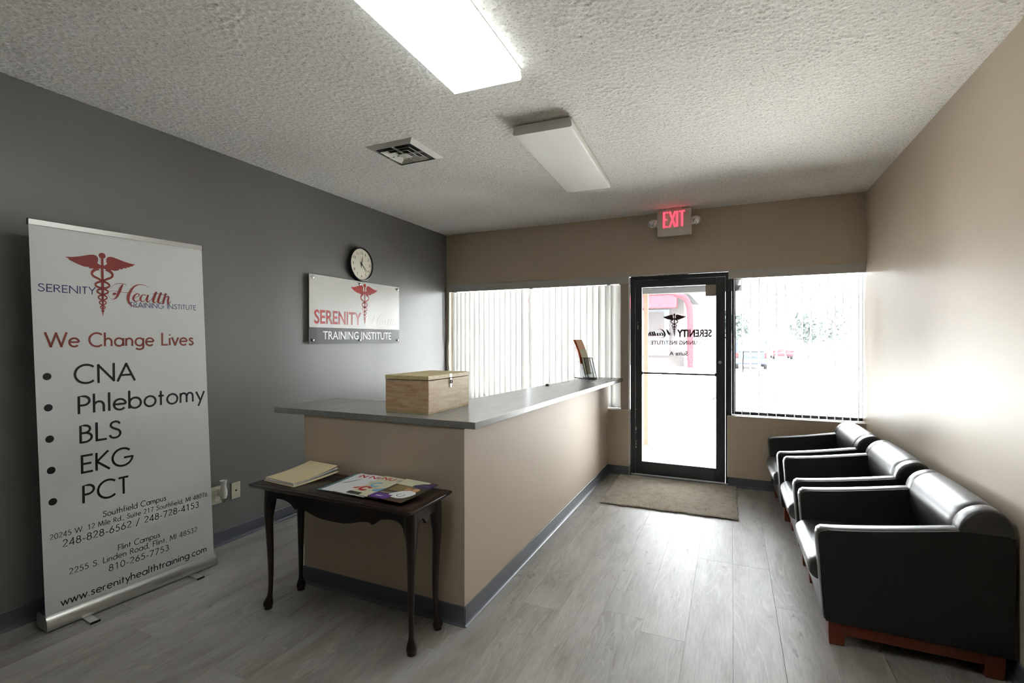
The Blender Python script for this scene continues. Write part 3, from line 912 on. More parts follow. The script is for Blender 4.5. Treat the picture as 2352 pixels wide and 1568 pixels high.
def car(name, cx, y, w, h, L, paint, label, van):
    """seen from the back: body profile in (x across, z) lofted along its length, wheels, glass, lamps"""
    c = thing(name, (cx, y, -.12), label, 'car')
    hw = w / 2
    def ring(yy, wf, zb, zs, zt, tf):
        return [(-hw * wf, yy, zb), (hw * wf, yy, zb), (hw * wf * 1.01, yy, (zb + zs) / 2), (hw * wf, yy, zs), (hw * tf, yy, zt - .06), (hw * (tf - .1), yy, zt), (-hw * (tf - .1), yy, zt), (-hw * tf, yy, zt - .06), (-hw * wf, yy, zs), (-hw * wf * 1.01, yy, (zb + zs) / 2)]
    zs = h * .56
    b = B()
    if van:
        rs = [ring(0, .93, .32, zs, zs + .02, .80), ring(.08, 1, .28, zs, zs + .05, .84), ring(.30, 1, .28, zs, h - .05, .80), ring(.7, 1, .28, zs, h, .80), ring(L * .55, 1, .28, zs, h, .80), ring(L * .72, 1, .28, zs, zs + .06, .84), ring(L * .96, .96, .30, zs - .12, zs - .05, .85), ring(L, .88, .34, zs - .25, zs - .2, .8)]
    else:
        rs = [ring(0, .92, .30, zs - .04, zs, .82), ring(.35, 1, .26, zs, zs + .04, .86), ring(.95, 1, .26, zs, h - .03, .76), ring(1.4, 1, .26, zs, h, .74), ring(L * .5, 1, .26, zs, h - .02, .74), ring(L * .7, 1, .26, zs - .05, zs, .84), ring(L, .88, .32, zs - .25, zs - .2, .8)]
    loft(b, rs); finish('body', b, paint, c, smooth=35)
    yb = .02 if van else .30
    b = B(); z0 = zs + .05
    prism(b, [(-hw * .74, z0), (hw * .74, z0), (hw * .62, h - .14), (-hw * .62, h - .14)], 'y', 0, .02)
    m4 = Matrix.Translation((0, yb + .02, 0)) @ Matrix.Rotation(math.atan2(.26 if van else .62, h - z0) * -1, 4, Vector((1, 0, 0)))
    for v in b.verts:
        t = (v.co.z - z0) / (h - z0); v.co.y += yb + t * (.25 if van else .66) - .03
    finish('rear_window', b, M['car_glass'], c)
    for s in (-1, 1):
        b = B(); ya, yc = (.55, L * .6) if van else (1.1, L * .55)
        prism(b, [(ya, zs + .04), (yc, zs + .04), (yc - .25, h - .12), (ya + .12, h - .12)], 'x', s * hw * .90 - .03, s * hw * .90 + .03)
        finish('side_window', b, M['car_glass'], c)
        b = B(); box(b, s * hw * .86 - .09, s * hw * .86 + .09, -.02, .08, zs - .28, zs - .02, .02, 1); finish('tail_light', b, M['tail'], c)
        for yy in (L * .2, L * .8):
            b = B(); lathe(b, [(.2, -.1), (.31, -.09), (.33, 0), (.31, .09), (.2, .1)], 20, Matrix.Translation((s * (hw - .11), yy, .33)) @ Matrix.Rotation(PI / 2, 4, 'Y')); finish('wheel', b, M['tyre'], c, smooth=40)
        b = B(); box(b, s * (hw + .09) - .08, s * (hw + .09) + .08, L * .62, L * .66, zs + .02, zs + .17, .02, 1); finish('wing_mirror', b, paint, c)
    b = B(); box(b, -hw * .97, hw * .97, -.08, .10, .34, .56, .04, 2); finish('bumper', b, M['light_trim'] if van else paint, c, smooth=40)
    b = B(); box(b, -.18, .18, -.02, .01, zs - .22, zs - .10, .005, 1); finish('number_plate', b, M['light_trim'], c)
    return c
car('suv', .93, 28, 1.62, 1.60, 4.3, M['car_blue'], 'blue sport utility car parked nearest, seen from behind through the blinds', True)
car('small_car', 3.74, 44, 1.50, 1.26, 4.0, M['car_red'], 'small red car parked beyond the blue one', False)
def tree(x, y, h, r, label, seed):
    rr = random.Random(seed)
    t = thing('tree', (x, y, -.12), label, 'tree', 'trees beyond the parking lot')
    b = B(); tube(b, [(0, 0, 0), (.05, 0, h * .4), (0, .1, h * .8)], [.16, .12, .05], 8); finish('trunk', b, M['bark'], t, smooth=60)
    b = B()
    for q in range(420):
        a, e = rr.uniform(0, 2 * PI), rr.uniform(-1, 1)
        rad = r * rr.random() ** .4
        p = Vector((math.cos(a) * math.sqrt(1 - e * e) * rad, math.sin(a) * math.sqrt(1 - e * e) * rad, h * .68 + e * rad * 1.1))
        s = rr.uniform(.14, .3)
        u = Vector((rr.uniform(-1, 1), rr.uniform(-1, 1), rr.uniform(-1, 1))).normalized(); w = u.orthogonal().normalized()
        b.faces.new([b.verts.new(p + u * s), b.verts.new(p + w * s * .6), b.verts.new(p - u * s), b.verts.new(p - w * s * .6)])
    o = finish('foliage', b, M['leaf'], t); tag(o, kind='stuff')
tree(.2, 46, 4.2, 1.3, 'green tree behind the blue car', 1)
tree(6.2, 50, 4.0, 1.5, 'green tree right of the red car, far off', 2)
tree(8.6, 54, 4.4, 1.7, 'green tree farthest right beyond the lot', 3)

# ================================================================== BLINDS
def vane_mesh(w, h, sag=.010):
    n = 8
    bm = B()
    pts = []
    for k in range(n + 1):
        u = (k / n - .5) * w
        pts.append((u, sag * (1 - (2 * k / n - 1) ** 2)))
    ring = [(x, y + .0006) for x, y in pts] + [(x, y - .0006) for x, y in reversed(pts)]
    loft(bm, [[(x, y, z) for x, y in ring] for z in (-h, 0)])
    bmesh.ops.recalc_face_normals(bm, faces=bm.faces)
    me = bpy.data.meshes.new('vane'); bm.to_mesh(me); bm.free()
    me.materials.append(M['vane']); me.shade_smooth(); me.set_sharp_from_angle(angle=math.radians(40))
    return me
vm = vane_mesh(.089, 1.312)
def blind(x0, x1, xs, ang, label):
    r = thing('vertical_blind', ((x0 + x1) / 2, YB + .05, 2.0), label, 'blind')
    org = r.location
    bm = B(); box(bm, x0, x1, YB - .006, YB + .004, 1.9965, 2.080, .0015, 1)
    for xa in (x0, x1 - .004): box(bm, xa, xa + .004, YB + .004, YB + .06, 1.9965, 2.078)
    finish('valance', bm, M['valance'], r, org=org)
    bm = B(); box(bm, x0 + .006, x1 - .006, YB + .045, YB + .08, 2.03, 2.065, .002, 1); finish('head_rail', bm, M['valance'], r, org=org)
    for i, x in enumerate(xs):
        o = bpy.data.objects.new('vane', vm); C.objects.link(o); o.parent = r
        a = ang(i) if callable(ang) else ang
        o.location = (x - org[0], YB + .085 - org[1], 2.0 - org[2]); o.rotation_euler = (0, 0, a)
    return r, org
LX = [-3.117, -3.063, -3.009, -2.946, -2.884, -2.819, -2.752, -2.688, -2.618, -2.55, -2.477, -2.409, -2.335, -2.265, -2.195, -2.095, -2.005, -1.925, -1.852, -1.78, -1.706, -1.635, -1.562, -1.492, -1.42, -1.352, -1.285, -1.21, -1.150, -1.10]
r1, org = blind(-3.170, -.984, LX, lambda i: math.radians(random.uniform(40, 46)), 'closed white vertical blind behind the reception counter')
bm = B(); tube(bm, [(-3.165, YB - .012, 2.0), (-3.168, YB - .012, 1.45), (-3.188, YB - .012, 1.32), (-3.196, YB - .012, 1.22), (-3.185, YB - .012, 1.10), (-3.165, YB - .012, 1.0), (-3.150, YB - .012, .94)], .0035, 6)
tube(bm, [(-3.158, YB - .012, 2.0), (-3.160, YB - .012, 1.4), (-3.180, YB - .012, 1.25), (-3.160, YB - .012, 1.05)], .0035, 6)
finish('pull_cord', bm, M['cord'], r1, smooth=60, org=org)
RX = [.028, .097, .168, .241, .317, .388, .463, .537, .600, .667, .731, .794, .854, .914, .973, 1.031]
ra = [84, 80, 85, 84, 79, 85, 85, 85, 84, 83, 82, 81, 80, 79, 78, 77]
r2, org = blind(-.030, 1.061, RX, lambda i: math.radians(ra[i] + random.uniform(-1, 1)), 'open white vertical blind over the window right of the door')
bm = B(); tube(bm, [(.10, YB + .045, 1.30), (.101, YB + .045, 1.25), (.099, YB + .045, 1.20), (.1, YB + .045, 1.10)], .0035, 6)
tag(finish('blind_wand', bm, M['black_plastic'], smooth=50), 'short black twisted wire hanging in front of right blinds', 'wire')
# ================================================================== RECEPTION COUNTER
rc = thing('reception_counter', (-1.7, 2.6, 0), 'beige painted L-shaped reception counter wall below gray worktop', 'counter')
ro = rc.location
T_ = .13
bm = B()
prism(bm, [(-2.2727, 2.078), (-1.199, 2.078), (-1.199, YB - .002), (-1.199 - T_, YB - .002), (-1.199 - T_, 2.078 + T_), (-2.2727, 2.078 + T_)], 'z', 0.0003, ZB - .0006)
finish('knee_wall', bm, M['counter_paint'], rc, org=ro)
cove('vinyl_base', (-2.2727, 2.078), (-1.190, 2.078), (0, -1), parent=rc, org=ro)
cove('vinyl_base', (-1.199, 2.066), (-1.199, YB - .005), (1, 0), parent=rc, org=ro)
cove('vinyl_base', (-2.2727, 2.078 + T_), (-2.2727, 2.074), (-1, 0), parent=rc, org=ro)
bm = B()
poly = [(-2.510, 2.072), (-1.135, 2.072), (-1.045, 5.158), (-1.43, 5.158), (-1.612, 2.944), (-1.65, 2.563), (-2.510, 2.563)]
prism(bm, poly, 'z', ZB, ZT, bev=.0025, seg=2)
wt = finish('countertop', bm, M['worktop'])
tag(wt, 'gray wood-look laminate countertop, L-shaped with overhanging left end', 'countertop')

# small dark clip on the worktop
bm = B(); box(bm, -1.500, -1.470, 4.03, 4.05, ZT + .0003, ZT + .012, .003, 2); tube(bm, [(-1.495, 4.04, ZT + .012), (-1.485, 4.04, ZT + .02), (-1.473, 4.04, ZT + .012)], .002, 6)
tag(finish('binder_clip', bm, M['black_plastic'], smooth=40), 'tiny black clip lying on the long run of the gray countertop', 'clip')

# ---- wooden box
wb = thing('wooden_box', (-1.6, 2.4, ZT), 'unfinished pine box with hinged lid and metal hasp on the countertop', 'box')
wo = wb.location
bx0, bx1, by0, by1 = -1.757, -1.474, 2.172, 2.612
bz0, bz1 = ZT + .0006, ZT + .182
bm = B(); box(bm, bx0 + .002, bx1 - .002, by0 + .002, by1 - .002, bz0, bz0 + .010, .001, 1); finish('bottom_board', bm, M['pine_lid'], wb, org=wo)
z0 = bz0 + .010
bm = B(); box(bm, bx0, bx1, by0, by0 + .013, z0, bz1, .0012, 1); finish('end_panel', bm, M['pine_end'], wb, org=wo)
bm = B(); box(bm, bx0, bx1, by1 - .013, by1, z0, bz1, .0012, 1); finish('end_panel', bm, M['pine_end'], wb, org=wo)
bm = B(); box(bm, bx1 - .012, bx1 + .001, by0 + .001, by1 - .0, z0, bz1, .0012, 1); finish('side_panel', bm, M['pine'], wb, org=wo)
bm = B(); box(bm, bx0 - .0, bx0 + .012, by0 + .013, by1 - .013, z0, bz1, .0012, 1); finish('side_panel', bm, M['pine'], wb, org=wo)
bm = B(); box(bm, bx0 - .002, bx1 + .002, by0 - .002, by1 + .002, bz1 + .003, bz1 + .026, .0015, 1); finish('lid', bm, M['pine_lid'], wb, org=wo)
bm = B()
hy = 2.395
box(bm, bx1 + .0021, bx1 + .004, hy - .013, hy + .013, bz1 + .006, bz1 + .026, .0008, 1)
box(bm, bx1 + .004, bx1 + .0056, hy - .008, hy + .006, bz1 - .052, bz1 + .022, .0008, 1)
for k in range(2): tube(bm, [(bx1 + .006, hy - .012 + .012 * k, bz1 + .004), (bx1 + .006, hy - .002 + .012 * k, bz1 + .004)], .003, 8)
hs = finish('hasp', bm, M['chrome'], wb, smooth=40, org=wo)
bm = B()
tube(bm, [(bx1 + .008, hy + .009 * math.cos(a), bz1 - .020 + .009 * math.sin(a)) for a in [2 * PI * k / 14 for k in range(15)]], .0022, 6)
finish('ring', bm, M['black_plastic'], hs, smooth=60, org=wo)

# ---- tiered brochure holder
ho = Vector((-1.36, 4.90, ZT))
bh = thing('brochure_holder', ho, 'clear tiered acrylic brochure stand with dark edges at the far end of the countertop', 'brochure stand')
W_ = Vector((.6, .8, 0)); K_ = Vector((-.8, .6, 0)); Z_ = Vector((0, 0, 1))
def slab(bm, p, u, v, t):
    """plate from corner p spanned by u and v with thickness vector t"""
    rings = [[p, p + u, p + u + v, p + v], [p + t, p + u + t, p + u + v + t, p + v + t]]
    loft(bm, rings)
lean = K_ * .075 + Z_ * .205
o0 = ho - W_ * .055 + K_ * -.085 + Z_ * .001
bm = B(); slab(bm, o0, W_ * .11, K_ * .235, Z_ * .006); finish('base_plate', bm, M['acrylic'], bh, org=ho)
bm = B()
for s in (0, .107): slab(bm, o0 + W_ * s - Z_ * .0003 * (s > 1), W_ * .004, K_ * .237, Z_ * .008)
slab(bm, o0 - K_ * .003, W_ * .11, K_ * .005, Z_ * .008)
for k in (0, .042):
    for s in (0, .105):
        slab(bm, o0 + K_ * k + W_ * s + Z_ * .008, W_ * .005, lean, K_ * .005)
slab(bm, o0 + K_ * .0 + lean + Z_ * .008, W_ * .11, K_ * .005, Z_ * .005); slab(bm, o0 + K_ * .042 + lean + Z_ * .008, W_ * .11, K_ * .005, Z_ * .005)
finish('dark_edge', bm, M['black_plastic'], bh, org=ho)
for k, s, nm in ((0, 1, 'front_pocket'), (.045, 1.0, 'back_plate'), (.085, 1.25, 'middle_pocket'), (.125, 1.55, 'rear_pocket')):
    bm = B(); slab(bm, o0 + K_ * k + W_ * .005 + Z_ * .008, W_ * .10, lean * s, K_ * .003)
    if k: slab(bm, o0 + K_ * (k - .028) + W_ * .005 + Z_ * .008 + lean * (s - .75), W_ * .10, lean * .02, K_ * .028)
    finish(nm, bm, M['acrylic'], bh, org=ho)
def leaflet(name, m, base, w, h, bend, label, k2=1.0, t=.0022):
    root = bm = B()
    L_, R2 = [], []
    rings = []
    n = 10
    for k in range(n + 1):
        s = k / n
        p = base + (K_ * .30 * k2 + Z_ * .95) * (h * s) + K_ * bend * (s * s)
        rings.append([p, p + W_ * w, p + W_ * w + K_ * t, p + K_ * t])
    loft(bm, rings)
    return finish(name, bm, m, smooth=40)
q = leaflet('brochure', M['cream'], o0 + K_ * .058 + W_ * .008 + Z_ * .05, .075, .265, .02, '')
tag(q, 'cream brochure standing in the middle pocket of the acrylic stand', 'brochure', 'brochures in the acrylic stand')
q = leaflet('brochure', M['peach'], o0 + K_ * .118 + W_ * .020 + Z_ * .155, .085, .262, .055, '')
tag(q, 'tall peach brochure curling back, at the top rear of the acrylic stand', 'brochure', 'brochures in the acrylic stand')
q = leaflet('brochure', M['orange'], o0 + K_ * .122 + W_ * .000 + Z_ * .155, .085, .262, .060, '')
tag(q, 'orange brochure directly behind the peach one in the acrylic stand', 'brochure', 'brochures in the acrylic stand')

# ================================================================== SIDE TABLE
st = thing('side_table', (-1.762, 1.90, 0), 'small espresso wood table with curved legs and scalloped apron against the counter', 'table')
so = st.location
TX0, TX1, TY0, TY1, TT = -2.274, -1.250, 1.712, 2.055, .668
bm = B()
def rrect(x0, x1, y0, y1, ins, z, r=.012):
    x0 += ins; x1 -= ins; y0 += ins; y1 -= ins
    P = []
    for cx, cy, a in ((x1 - r, y1 - r, 0), (x0 + r, y1 - r, 90), (x0 + r, y0 + r, 180), (x1 - r, y0 + r, 270)):
        for k in range(5):
            t = math.radians(a + k * 22.5); P.append((cx + r * math.cos(t), cy + r * math.sin(t), z))
    return P
loft(bm, [rrect(TX0, TX1, TY0, TY1, i, z) for i, z in ((.030, TT - .024), (.016, TT - .022), (.007, TT - .017), (.002, TT - .011), (.000, TT - .006), (.001, TT - .002), (.003, TT - .0005), (.020, TT), (.021, TT - .0012), (.024, TT - .0012), (.025, TT))])
finish('table_top', bm, M['dark_wood'], st, smooth=50, org=so)
LXs, LYs = (-2.212, -1.314), (1.800, 1.998)
AZ = TT - .024
def apron(x0, x1, y0, y1, prof):
    """scalloped board; prof [(s, depth)] along the length"""
    b = B()
    n = 60
    if abs(x1 - x0) > abs(y1 - y0):
        pts = [(x0 + (x1 - x0) * k / n, AZ - np.interp(k / n, *zip(*prof))) for k in range(n + 1)]
        prism(b, [(x0, AZ), *pts, (x1, AZ)][::1], 'y', y0, y1)
    else:
        pts = [(y0 + (y1 - y0) * k / n, AZ - np.interp(k / n, *zip(*prof))) for k in range(n + 1)]
        prism(b, [(y0, AZ), *pts, (y1, AZ)], 'x', x0, x1)
    return finish('apron', b, M['dark_wood'], st, org=so)
sp = lambda P: [tuple(p) for p in smooth_pts(P, 5)]
half = [(0, .125), (.012, .085), (.035, .062), (.08, .053), (.13, .056), (.17, .066), (.195, .082), (.210, .096), (.222, .090), (.245, .084), (.30, .090), (.36, .104), (.42, .113), (.5, .115)]
fp = sp(half + [(1 - s, dd) for s, dd in reversed(half[:-1])])
sh = [(0, .125), (.05, .085), (.14, .060), (.30, .058), (.42, .076), (.5, .092)]
spf = sp(sh + [(1 - s, dd) for s, dd in reversed(sh[:-1])])
apron(LXs[0] + .018, LXs[1] - .018, LYs[0] - .019, LYs[0] - .001, fp)
apron(LXs[0] + .018, LXs[1] - .018, LYs[1] + .003, LYs[1] + .019, fp)
apron(LXs[0] - .018, LXs[0] - .002, LYs[0] + .02, LYs[1] - .02, spf)
apron(LXs[1] + .002, LXs[1] + .018, LYs[0] + .02, LYs[1] - .02, spf)
for lx, sx in zip(LXs, (-1, 1)):
    for ly, sy in zip(LYs, (-1, 1)):
        b = B()
        rings = []
        # z, half width, outward shift, roundness
        P = smooth_pts([(AZ, .0255, -.004), (.60, .0255, -.003), (.54, .0250, .002), (.48, .0215, .006), (.40, .0190, .004), (.30, .0165, .000), (.20, .0140, -.002), (.12, .0120, -.001), (.075, .0125, .002), (.055, .0165, .006), (.040, .0225, .010), (.026, .0245, .011), (.018, .0235, .010), (.016, .020, .010), (.010, .0205, .010), (.0003, .0195, .010)], 3)
        for z, hw, off in P:
            kk = min(1, max(0, (.60 - z) / .15))
            R = []
            for a in range(16):
                t = 2 * PI * a / 16 + PI / 16
                c, s = math.cos(t), math.sin(t)
                m = max(abs(c), abs(s))
                r = hw * ((1 - kk) / m + kk * 1.0) if m else hw
                r = min(r, hw * 1.32)
                R.append((lx + sx * off * .7 + r * c, ly + sy * off * .7 + r * s, z))
            rings.append(R)
        rings.reverse()
        loft(b, rings)
        finish('leg', b, M['dark_wood'], st, smooth=50, org=so)

# ---- folders and papers on the table
def sheet(name, cx, cy, w, dpt, rot, z, t, m, label, cat, group, lift=0.0, art=None, corner=0.0):
    """rectangular paper thing lying on the table, its far edge lifting by lift"""
    root = thing(name, (cx, cy, z), label, cat, group, rz=rot)
    b = B(); n = 8
    rings = []
    zf = lambda s: lift * max(0, s) ** 2 
    for k in range(n + 1):
        s = k / n
        y = (s - .5) * dpt
        z0 = zf(s)
        rings.append([(-w / 2, y, z0), (w / 2, y, z0 + corner * s), (w / 2, y, z0 + corner * s + t), (-w / 2, y, z0 + t)])
    loft(b, rings)
    o = finish('cover', b, m, root, smooth=30)
    for i, (mm, fn) in enumerate(art or []):
        b = B(); fn(b)
        es = [e for e in b.edges if e.calc_length() > .03]
        for _ in range(2):
            es = [e for e in b.edges if e.calc_length() > .03]
            if es: bmesh.ops.subdivide_edges(b, edges=es, cuts=1)
        bmesh.ops.triangulate(b, faces=b.faces)
        for v in b.verts:
            s = v.co.y / dpt + .5
            v.co.z = zf(s) + corner * s * (v.co.x / w + .5) + t + .0004 + i * .0001
        for f in b.faces:
            f.normal_update()
            if f.normal.z < 0: f.normal_flip()
        me = bpy.data.meshes.new('cover_print'); b.to_mesh(me); b.free()
        new_obj('cover_print', me, mm, o)
    return root
zt = TT + .0005
FG = 'folders and papers stacked on the left of the dark table'
cxf, cyf = -2.115, 1.921
sheet('manila_folder', cxf + .004, cyf - .004, .245, .282, -.10, zt, .0028, M['manila'], 'manila folder at the bottom of the paper pile on the dark table', 'folder', FG, .012)
zz = zt + .0032
for i, (dx, dy, rr_, lb) in enumerate(((0, .004, -.09, 'white papers lying directly on the lowest manila folder'), (-.004, 0, -.07, 'white papers in the middle of the folder pile'), (.003, .003, -.11, 'white papers just under the top manila folder'))):
    sheet('paper_sheaf', cxf + dx, cyf + dy, .225, .276, rr_, zz, .0030, M['paper'], lb, 'papers', FG, .014 + .003 * i); zz += .0037
sheet('manila_folder', cxf - .004, cyf + .004, .232, .278, -.09, zz, .0020, M['manila'], 'cream manila folder on top of the paper pile on the dark table', 'folder', FG, .028)

def rect(x0, y0, x1, y1): return lambda b: b.faces.new([b.verts.new((x, y, 0)) for x, y in ((x0, y0), (x1, y0), (x1, y1), (x0, y1))])
def bars(L, h=.002):
    def fn(b):
        for x0, x1, y in L: rect(x0, y, x1, y + h)(b)
    return fn
def poly_(P, n=5): return lambda b: b.faces.new([b.verts.new((p[0], p[1], 0)) for p in smooth_pts(P, n, True)])
def word(s, x0, x1, y0, y1, bold=.02): return lambda b: font_text(b, s, x0, x1, y0, y1, bold)
def ringp(cx, cy, r, w, a0=0, a1=300): return lambda b: ribbon(b, A_(cx, cy, r, a0, a1), w)
MG = 'magazines fanned out on the dark table'
m_white = mat('magazine_white', srgb(226, 228, 230), 0.28)
m_red = mat('magazine_red_ink', srgb(196, 34, 40), 0.3)
m_green = mat('magazine_green', srgb(112, 158, 124), 0.3)
m_teal = mat('magazine_teal', srgb(84, 132, 140), 0.3)
m_blue = mat('magazine_blue', srgb(110, 168, 204), 0.3)
m_cream = mat('magazine_cream', srgb(206, 204, 176), 0.3)
m_dk = mat('magazine_black_ink', srgb(40, 42, 48), 0.3)
m_grayt = mat('magazine_gray_ink', srgb(140, 142, 146), 0.3)
m_purple = mat('magazine_purple', srgb(92, 48, 142), 0.3)
m_dpurp = mat('magazine_dark_purple', srgb(72, 54, 100), 0.3)
m_olive = mat('magazine_olive', srgb(132, 118, 76), 0.3)
m_brown = mat('magazine_brown', srgb(70, 58, 44), 0.3)
m_skin = mat('magazine_skin_tone', srgb(196, 146, 112), 0.3)
my = 1.905
z = zt
sheet('magazine', -1.768, my + .012, .200, .262, -.03, z, .0026, m_teal, 'teal edged magazine at the lower left of the magazine fan', 'magazine', MG, .012,
      [(m_white, rect(-.080, -.118, .1, .131)), (m_dk, bars([(-.075, -.05, .05), (-.078, -.055, .02), (-.07, -.052, -.01), (-.074, -.05, -.04)], .008))]); z += .0040
sheet('magazine', -1.735, my + .012, .205, .268, -.05, z, .0026, m_white, 'white magazine with green leaf sweep, second from left in the fan', 'magazine', MG, .012,
      [(m_red, word('N', -.07, -.028, .085, .122)), (m_green, poly_([(-.09, -.02), (-.06, .02), (-.03, .065), (-.02, .085), (-.035, .045), (-.06, .0)])), (m_grayt, bars([(-.02, .05, .03), (-.02, .04, .02), (-.02, .052, .01), (-.015, .035, .0)], .004))]); z += .0040
sheet('magazine', -1.652, my + .004, .205, .268, -.07, z, .0026, m_white, 'white magazine with red and blue cover art, middle of the fan', 'magazine', MG, .012,
      [(m_red, word('NUR', -.085, .055, .085, .122)), (m_grayt, bars([(-.04, .05, .055), (-.04, .03, .045), (-.035, .04, .035)], .004)),
       (m_red, poly_([(-.05, -.05), (-.02, -.02), (.03, .015), (.05, .02), (.03, -.01), (.055, -.045), (.01, -.02), (-.03, -.055)])),
       (m_red, poly_([(.0, -.09), (.04, -.06), (.08, -.075), (.085, -.1), (.05, -.085), (.02, -.1)])), (m_blue, ringp(.07, .0, .022, .012)), (m_dk, bars([(.02, .1, -.125)], .010))]); z += .0040
sheet('magazine', -1.568, my + .002, .200, .265, -.08, z, .0026, m_cream, 'pale magazine with red title and blue swirl, right of the middle', 'magazine', MG, .012,
      [(m_red, word('NU', -.088, -.005, .085, .120)), (m_grayt, bars([(.01, .05, .09), (.01, .06, .10), (.01, .05, .11)], .005)), (m_blue, ringp(-.045, .015, .026, .014, 60, 330)), (m_red, ringp(-.06, -.05, .024, .016, 20, 330)),
       (m_blue, poly_([(-.01, -.05), (.06, .02), (.095, .03), (.095, -.02), (.03, -.06)])), (m_grayt, word('HEALTHSOURCE', -.04, .095, -.035, -.022, .0)), (m_dk, rect(-.1, -.1325, -.02, -.105)), (m_skin, ringp(.075, .06, .008, .014, 0, 359))]); z += .0040
sheet('magazine', -1.425, my - .010, .205, .268, -.09, z, .0026, m_brown, 'purple and brown magazine with smiling nurses, rightmost of the fan', 'magazine', MG, .012,
      [(m_cream, rect(-.1, .06, .06, .134)), (m_olive, rect(-.085, -.02, .06, .06)), (m_dpurp, poly_([(-.0, .07), (.03, .105), (.1, .12), (.1, .07), (.06, .05), (.02, .05)])),
       (m_white, poly_([(-.03, -.06), (.0, -.01), (.05, .01), (.085, -.02), (.06, -.09), (-.01, -.09)])), (m_skin, ringp(.012, .018, .010, .018, 0, 359)), (m_skin, ringp(.055, .022, .010, .018, 0, 359)),
       (m_dk, ringp(.03, -.055, .018, .004, 120, 400)), (m_purple, rect(-.1025, -.134, .0, -.075)), (m_white, bars([(-.09, -.06, -.065), (-.09, -.055, -.055), (-.055, -.02, -.06), (-.05, -.02, -.05)], .003)), (m_white, bars([(-.075, -.035, -.105), (-.075, -.04, -.112)], .005)), (m_grayt, bars([(.02, .085, .085), (.02, .08, .092)], .003))])

# ================================================================== ROLL-UP BANNER
BL, BR, TL, TR = Vector((-3.02, 1.203, .065)), Vector((-2.965, 2.002, .070)), Vector((-3.04, 1.151, 1.986)), Vector((-2.985, 1.941, 1.986))
bn = thing('roll_up_banner', ((BL.x + BR.x) / 2 - .04, (BL.y + BR.y) / 2, 0), 'tall white roll-up banner listing training courses in front of the charcoal wall', 'banner')
bo = bn.location
Ub = (BR - BL).normalized(); Vb = (TL - BL); Vb = (Vb - Ub * Vb.dot(Ub)).normalized()
FB = frame(BL, Ub, Vb); NB = Ub.cross(Vb).normalized()
P3 = lambda u, v, n=0: BL + Ub * u + Vb * v + NB * n
bm = B()
nn = 24
rings = []
for k in range(nn + 1):
    v = -.03 + (1.915 + .03) * k / nn
    sh = -.0412 * (v / 1.9214)
    bw = .004 * math.sin(PI * k / nn) * 0
    rings.append([P3(sh, v, bw), P3(.8009 + sh * 1.2, v, bw), P3(.8009 + sh * 1.2, v, bw - .0008), P3(sh, v, bw - .0008)])
loft(bm, rings)
gs = finish('banner_sheet', bm, M['banner'], bn, org=bo)
bm = B()
loft(bm, [[P3(u, 1.896, .006), P3(u, 1.921, .006), P3(u, 1.923, 0), P3(u, 1.921, -.008), P3(u, 1.896, -.008)] for u in (-.042, .752)])
tr = finish('top_rail', bm, M['alu'], bn, org=bo)
for u in (-.045, .752):
    bm = B(); loft(bm, [[P3(q, 1.894, .007), P3(q, 1.924, .007), P3(q, 1.924, -.009), P3(q, 1.894, -.009)] for q in (u, u + .003)])
    finish('rail_cap', bm, M['black_plastic'], bn, org=bo)
# base cassette, lies along the sheet, front skirt curved
Uh = Vector((BR.x - BL.x, BR.y - BL.y, 0)).normalized(); Nh = Vector((Uh.y, -Uh.x, 0))
c0 = Vector((BL.x, BL.y, 0)) - Uh * .004
prof = [(.006, .074), (.016, .066), (.026, .050), (.030, .034), (.0305, .031), (.029, .030), (.030, .027), (.030, .012), (.026, .006), (-.075, .006), (-.088, .02), (-.088, .055), (-.075, .078), (-.004, .078), (-.004, .072), (.002, .072)]
bm = B()
loft(bm, [[c0 + Uh * u + Nh * a + Vector((0, 0, b)) for a, b in prof] for u in (.004, .806)])
finish('base_cassette', bm, M['alu'], bn, smooth=35, org=bo)
bm = B()
pr2 = [(a * 1.05, b * 1.03) for a, b in prof[:4]] + [(a * 1.05, b) for a, b in prof[7:13]] + [(-.004, .080)]
for u in (.0, .806):
    bm = B(); loft(bm, [[c0 + Uh * q + Nh * a + Vector((0, 0, max(.004, b))) for a, b in pr2] for q in (u, u + .004)])
    finish('end_cap', bm, M['steel'], bn, smooth=35, org=bo)
for u in (.135, .640):
    bm = B()
    p = c0 + Uh * u
    loft(bm, [[p + Nh * a + Uh * q + Vector((0, 0, z)) for a, q, z in ((s, 0, .0006), (s, .038, .0006), (s, .037, .0085), (s, .001, .0085))] for s in (-.16, .118)])
    finish('swivel_foot', bm, M['alu'], bn, org=bo)
    bm = B()
    loft(bm, [[p + Nh * a + Uh * q + Vector((0, 0, z)) for a, q, z in ((s, -.001, .0004), (s, .039, .0004), (s, .039, .010), (s, -.001, .010))] for s in (.118, .124)])
    finish('foot_cap', bm, M['black_plastic'], bn, org=bo)
bm = B(); tube(bm, [P3(.40, -.0, -.03), P3(.375, 1.905, -.016)], .008, 8); finish('support_pole', bm, M['alu'], bn, smooth=60, org=bo)
def bt(s, x0, x1, y, cap, sw, m='print_black'):
    b = B(); geo_text(b, s, x0, x1, y, cap, sw); place('lettering', b, FB, gs, M[m], .0008)
bt('We Change Lives', .0144, .6971, 1.311, .068, .135, 'print_brown')
bt('CNA', .1236, .3864, 1.124, .092, .115)
bt('Phlebotomy', .1357, .7550, .968, .092, .115)
bt('BLS', .1408, .3210, .818, .092, .115)
bt('EKG', .1451, .3700, .664, .092, .115)
bt('PCT', .1493, .3509, .511, .092, .115)
bt('Southfield Campus', .2329, .5341, .4138, .030, .105)
bt('20245 W. 12 Mile Rd., Suite 217 Southfield, MI 48076', .0201, .7649, .370, .026, .105)
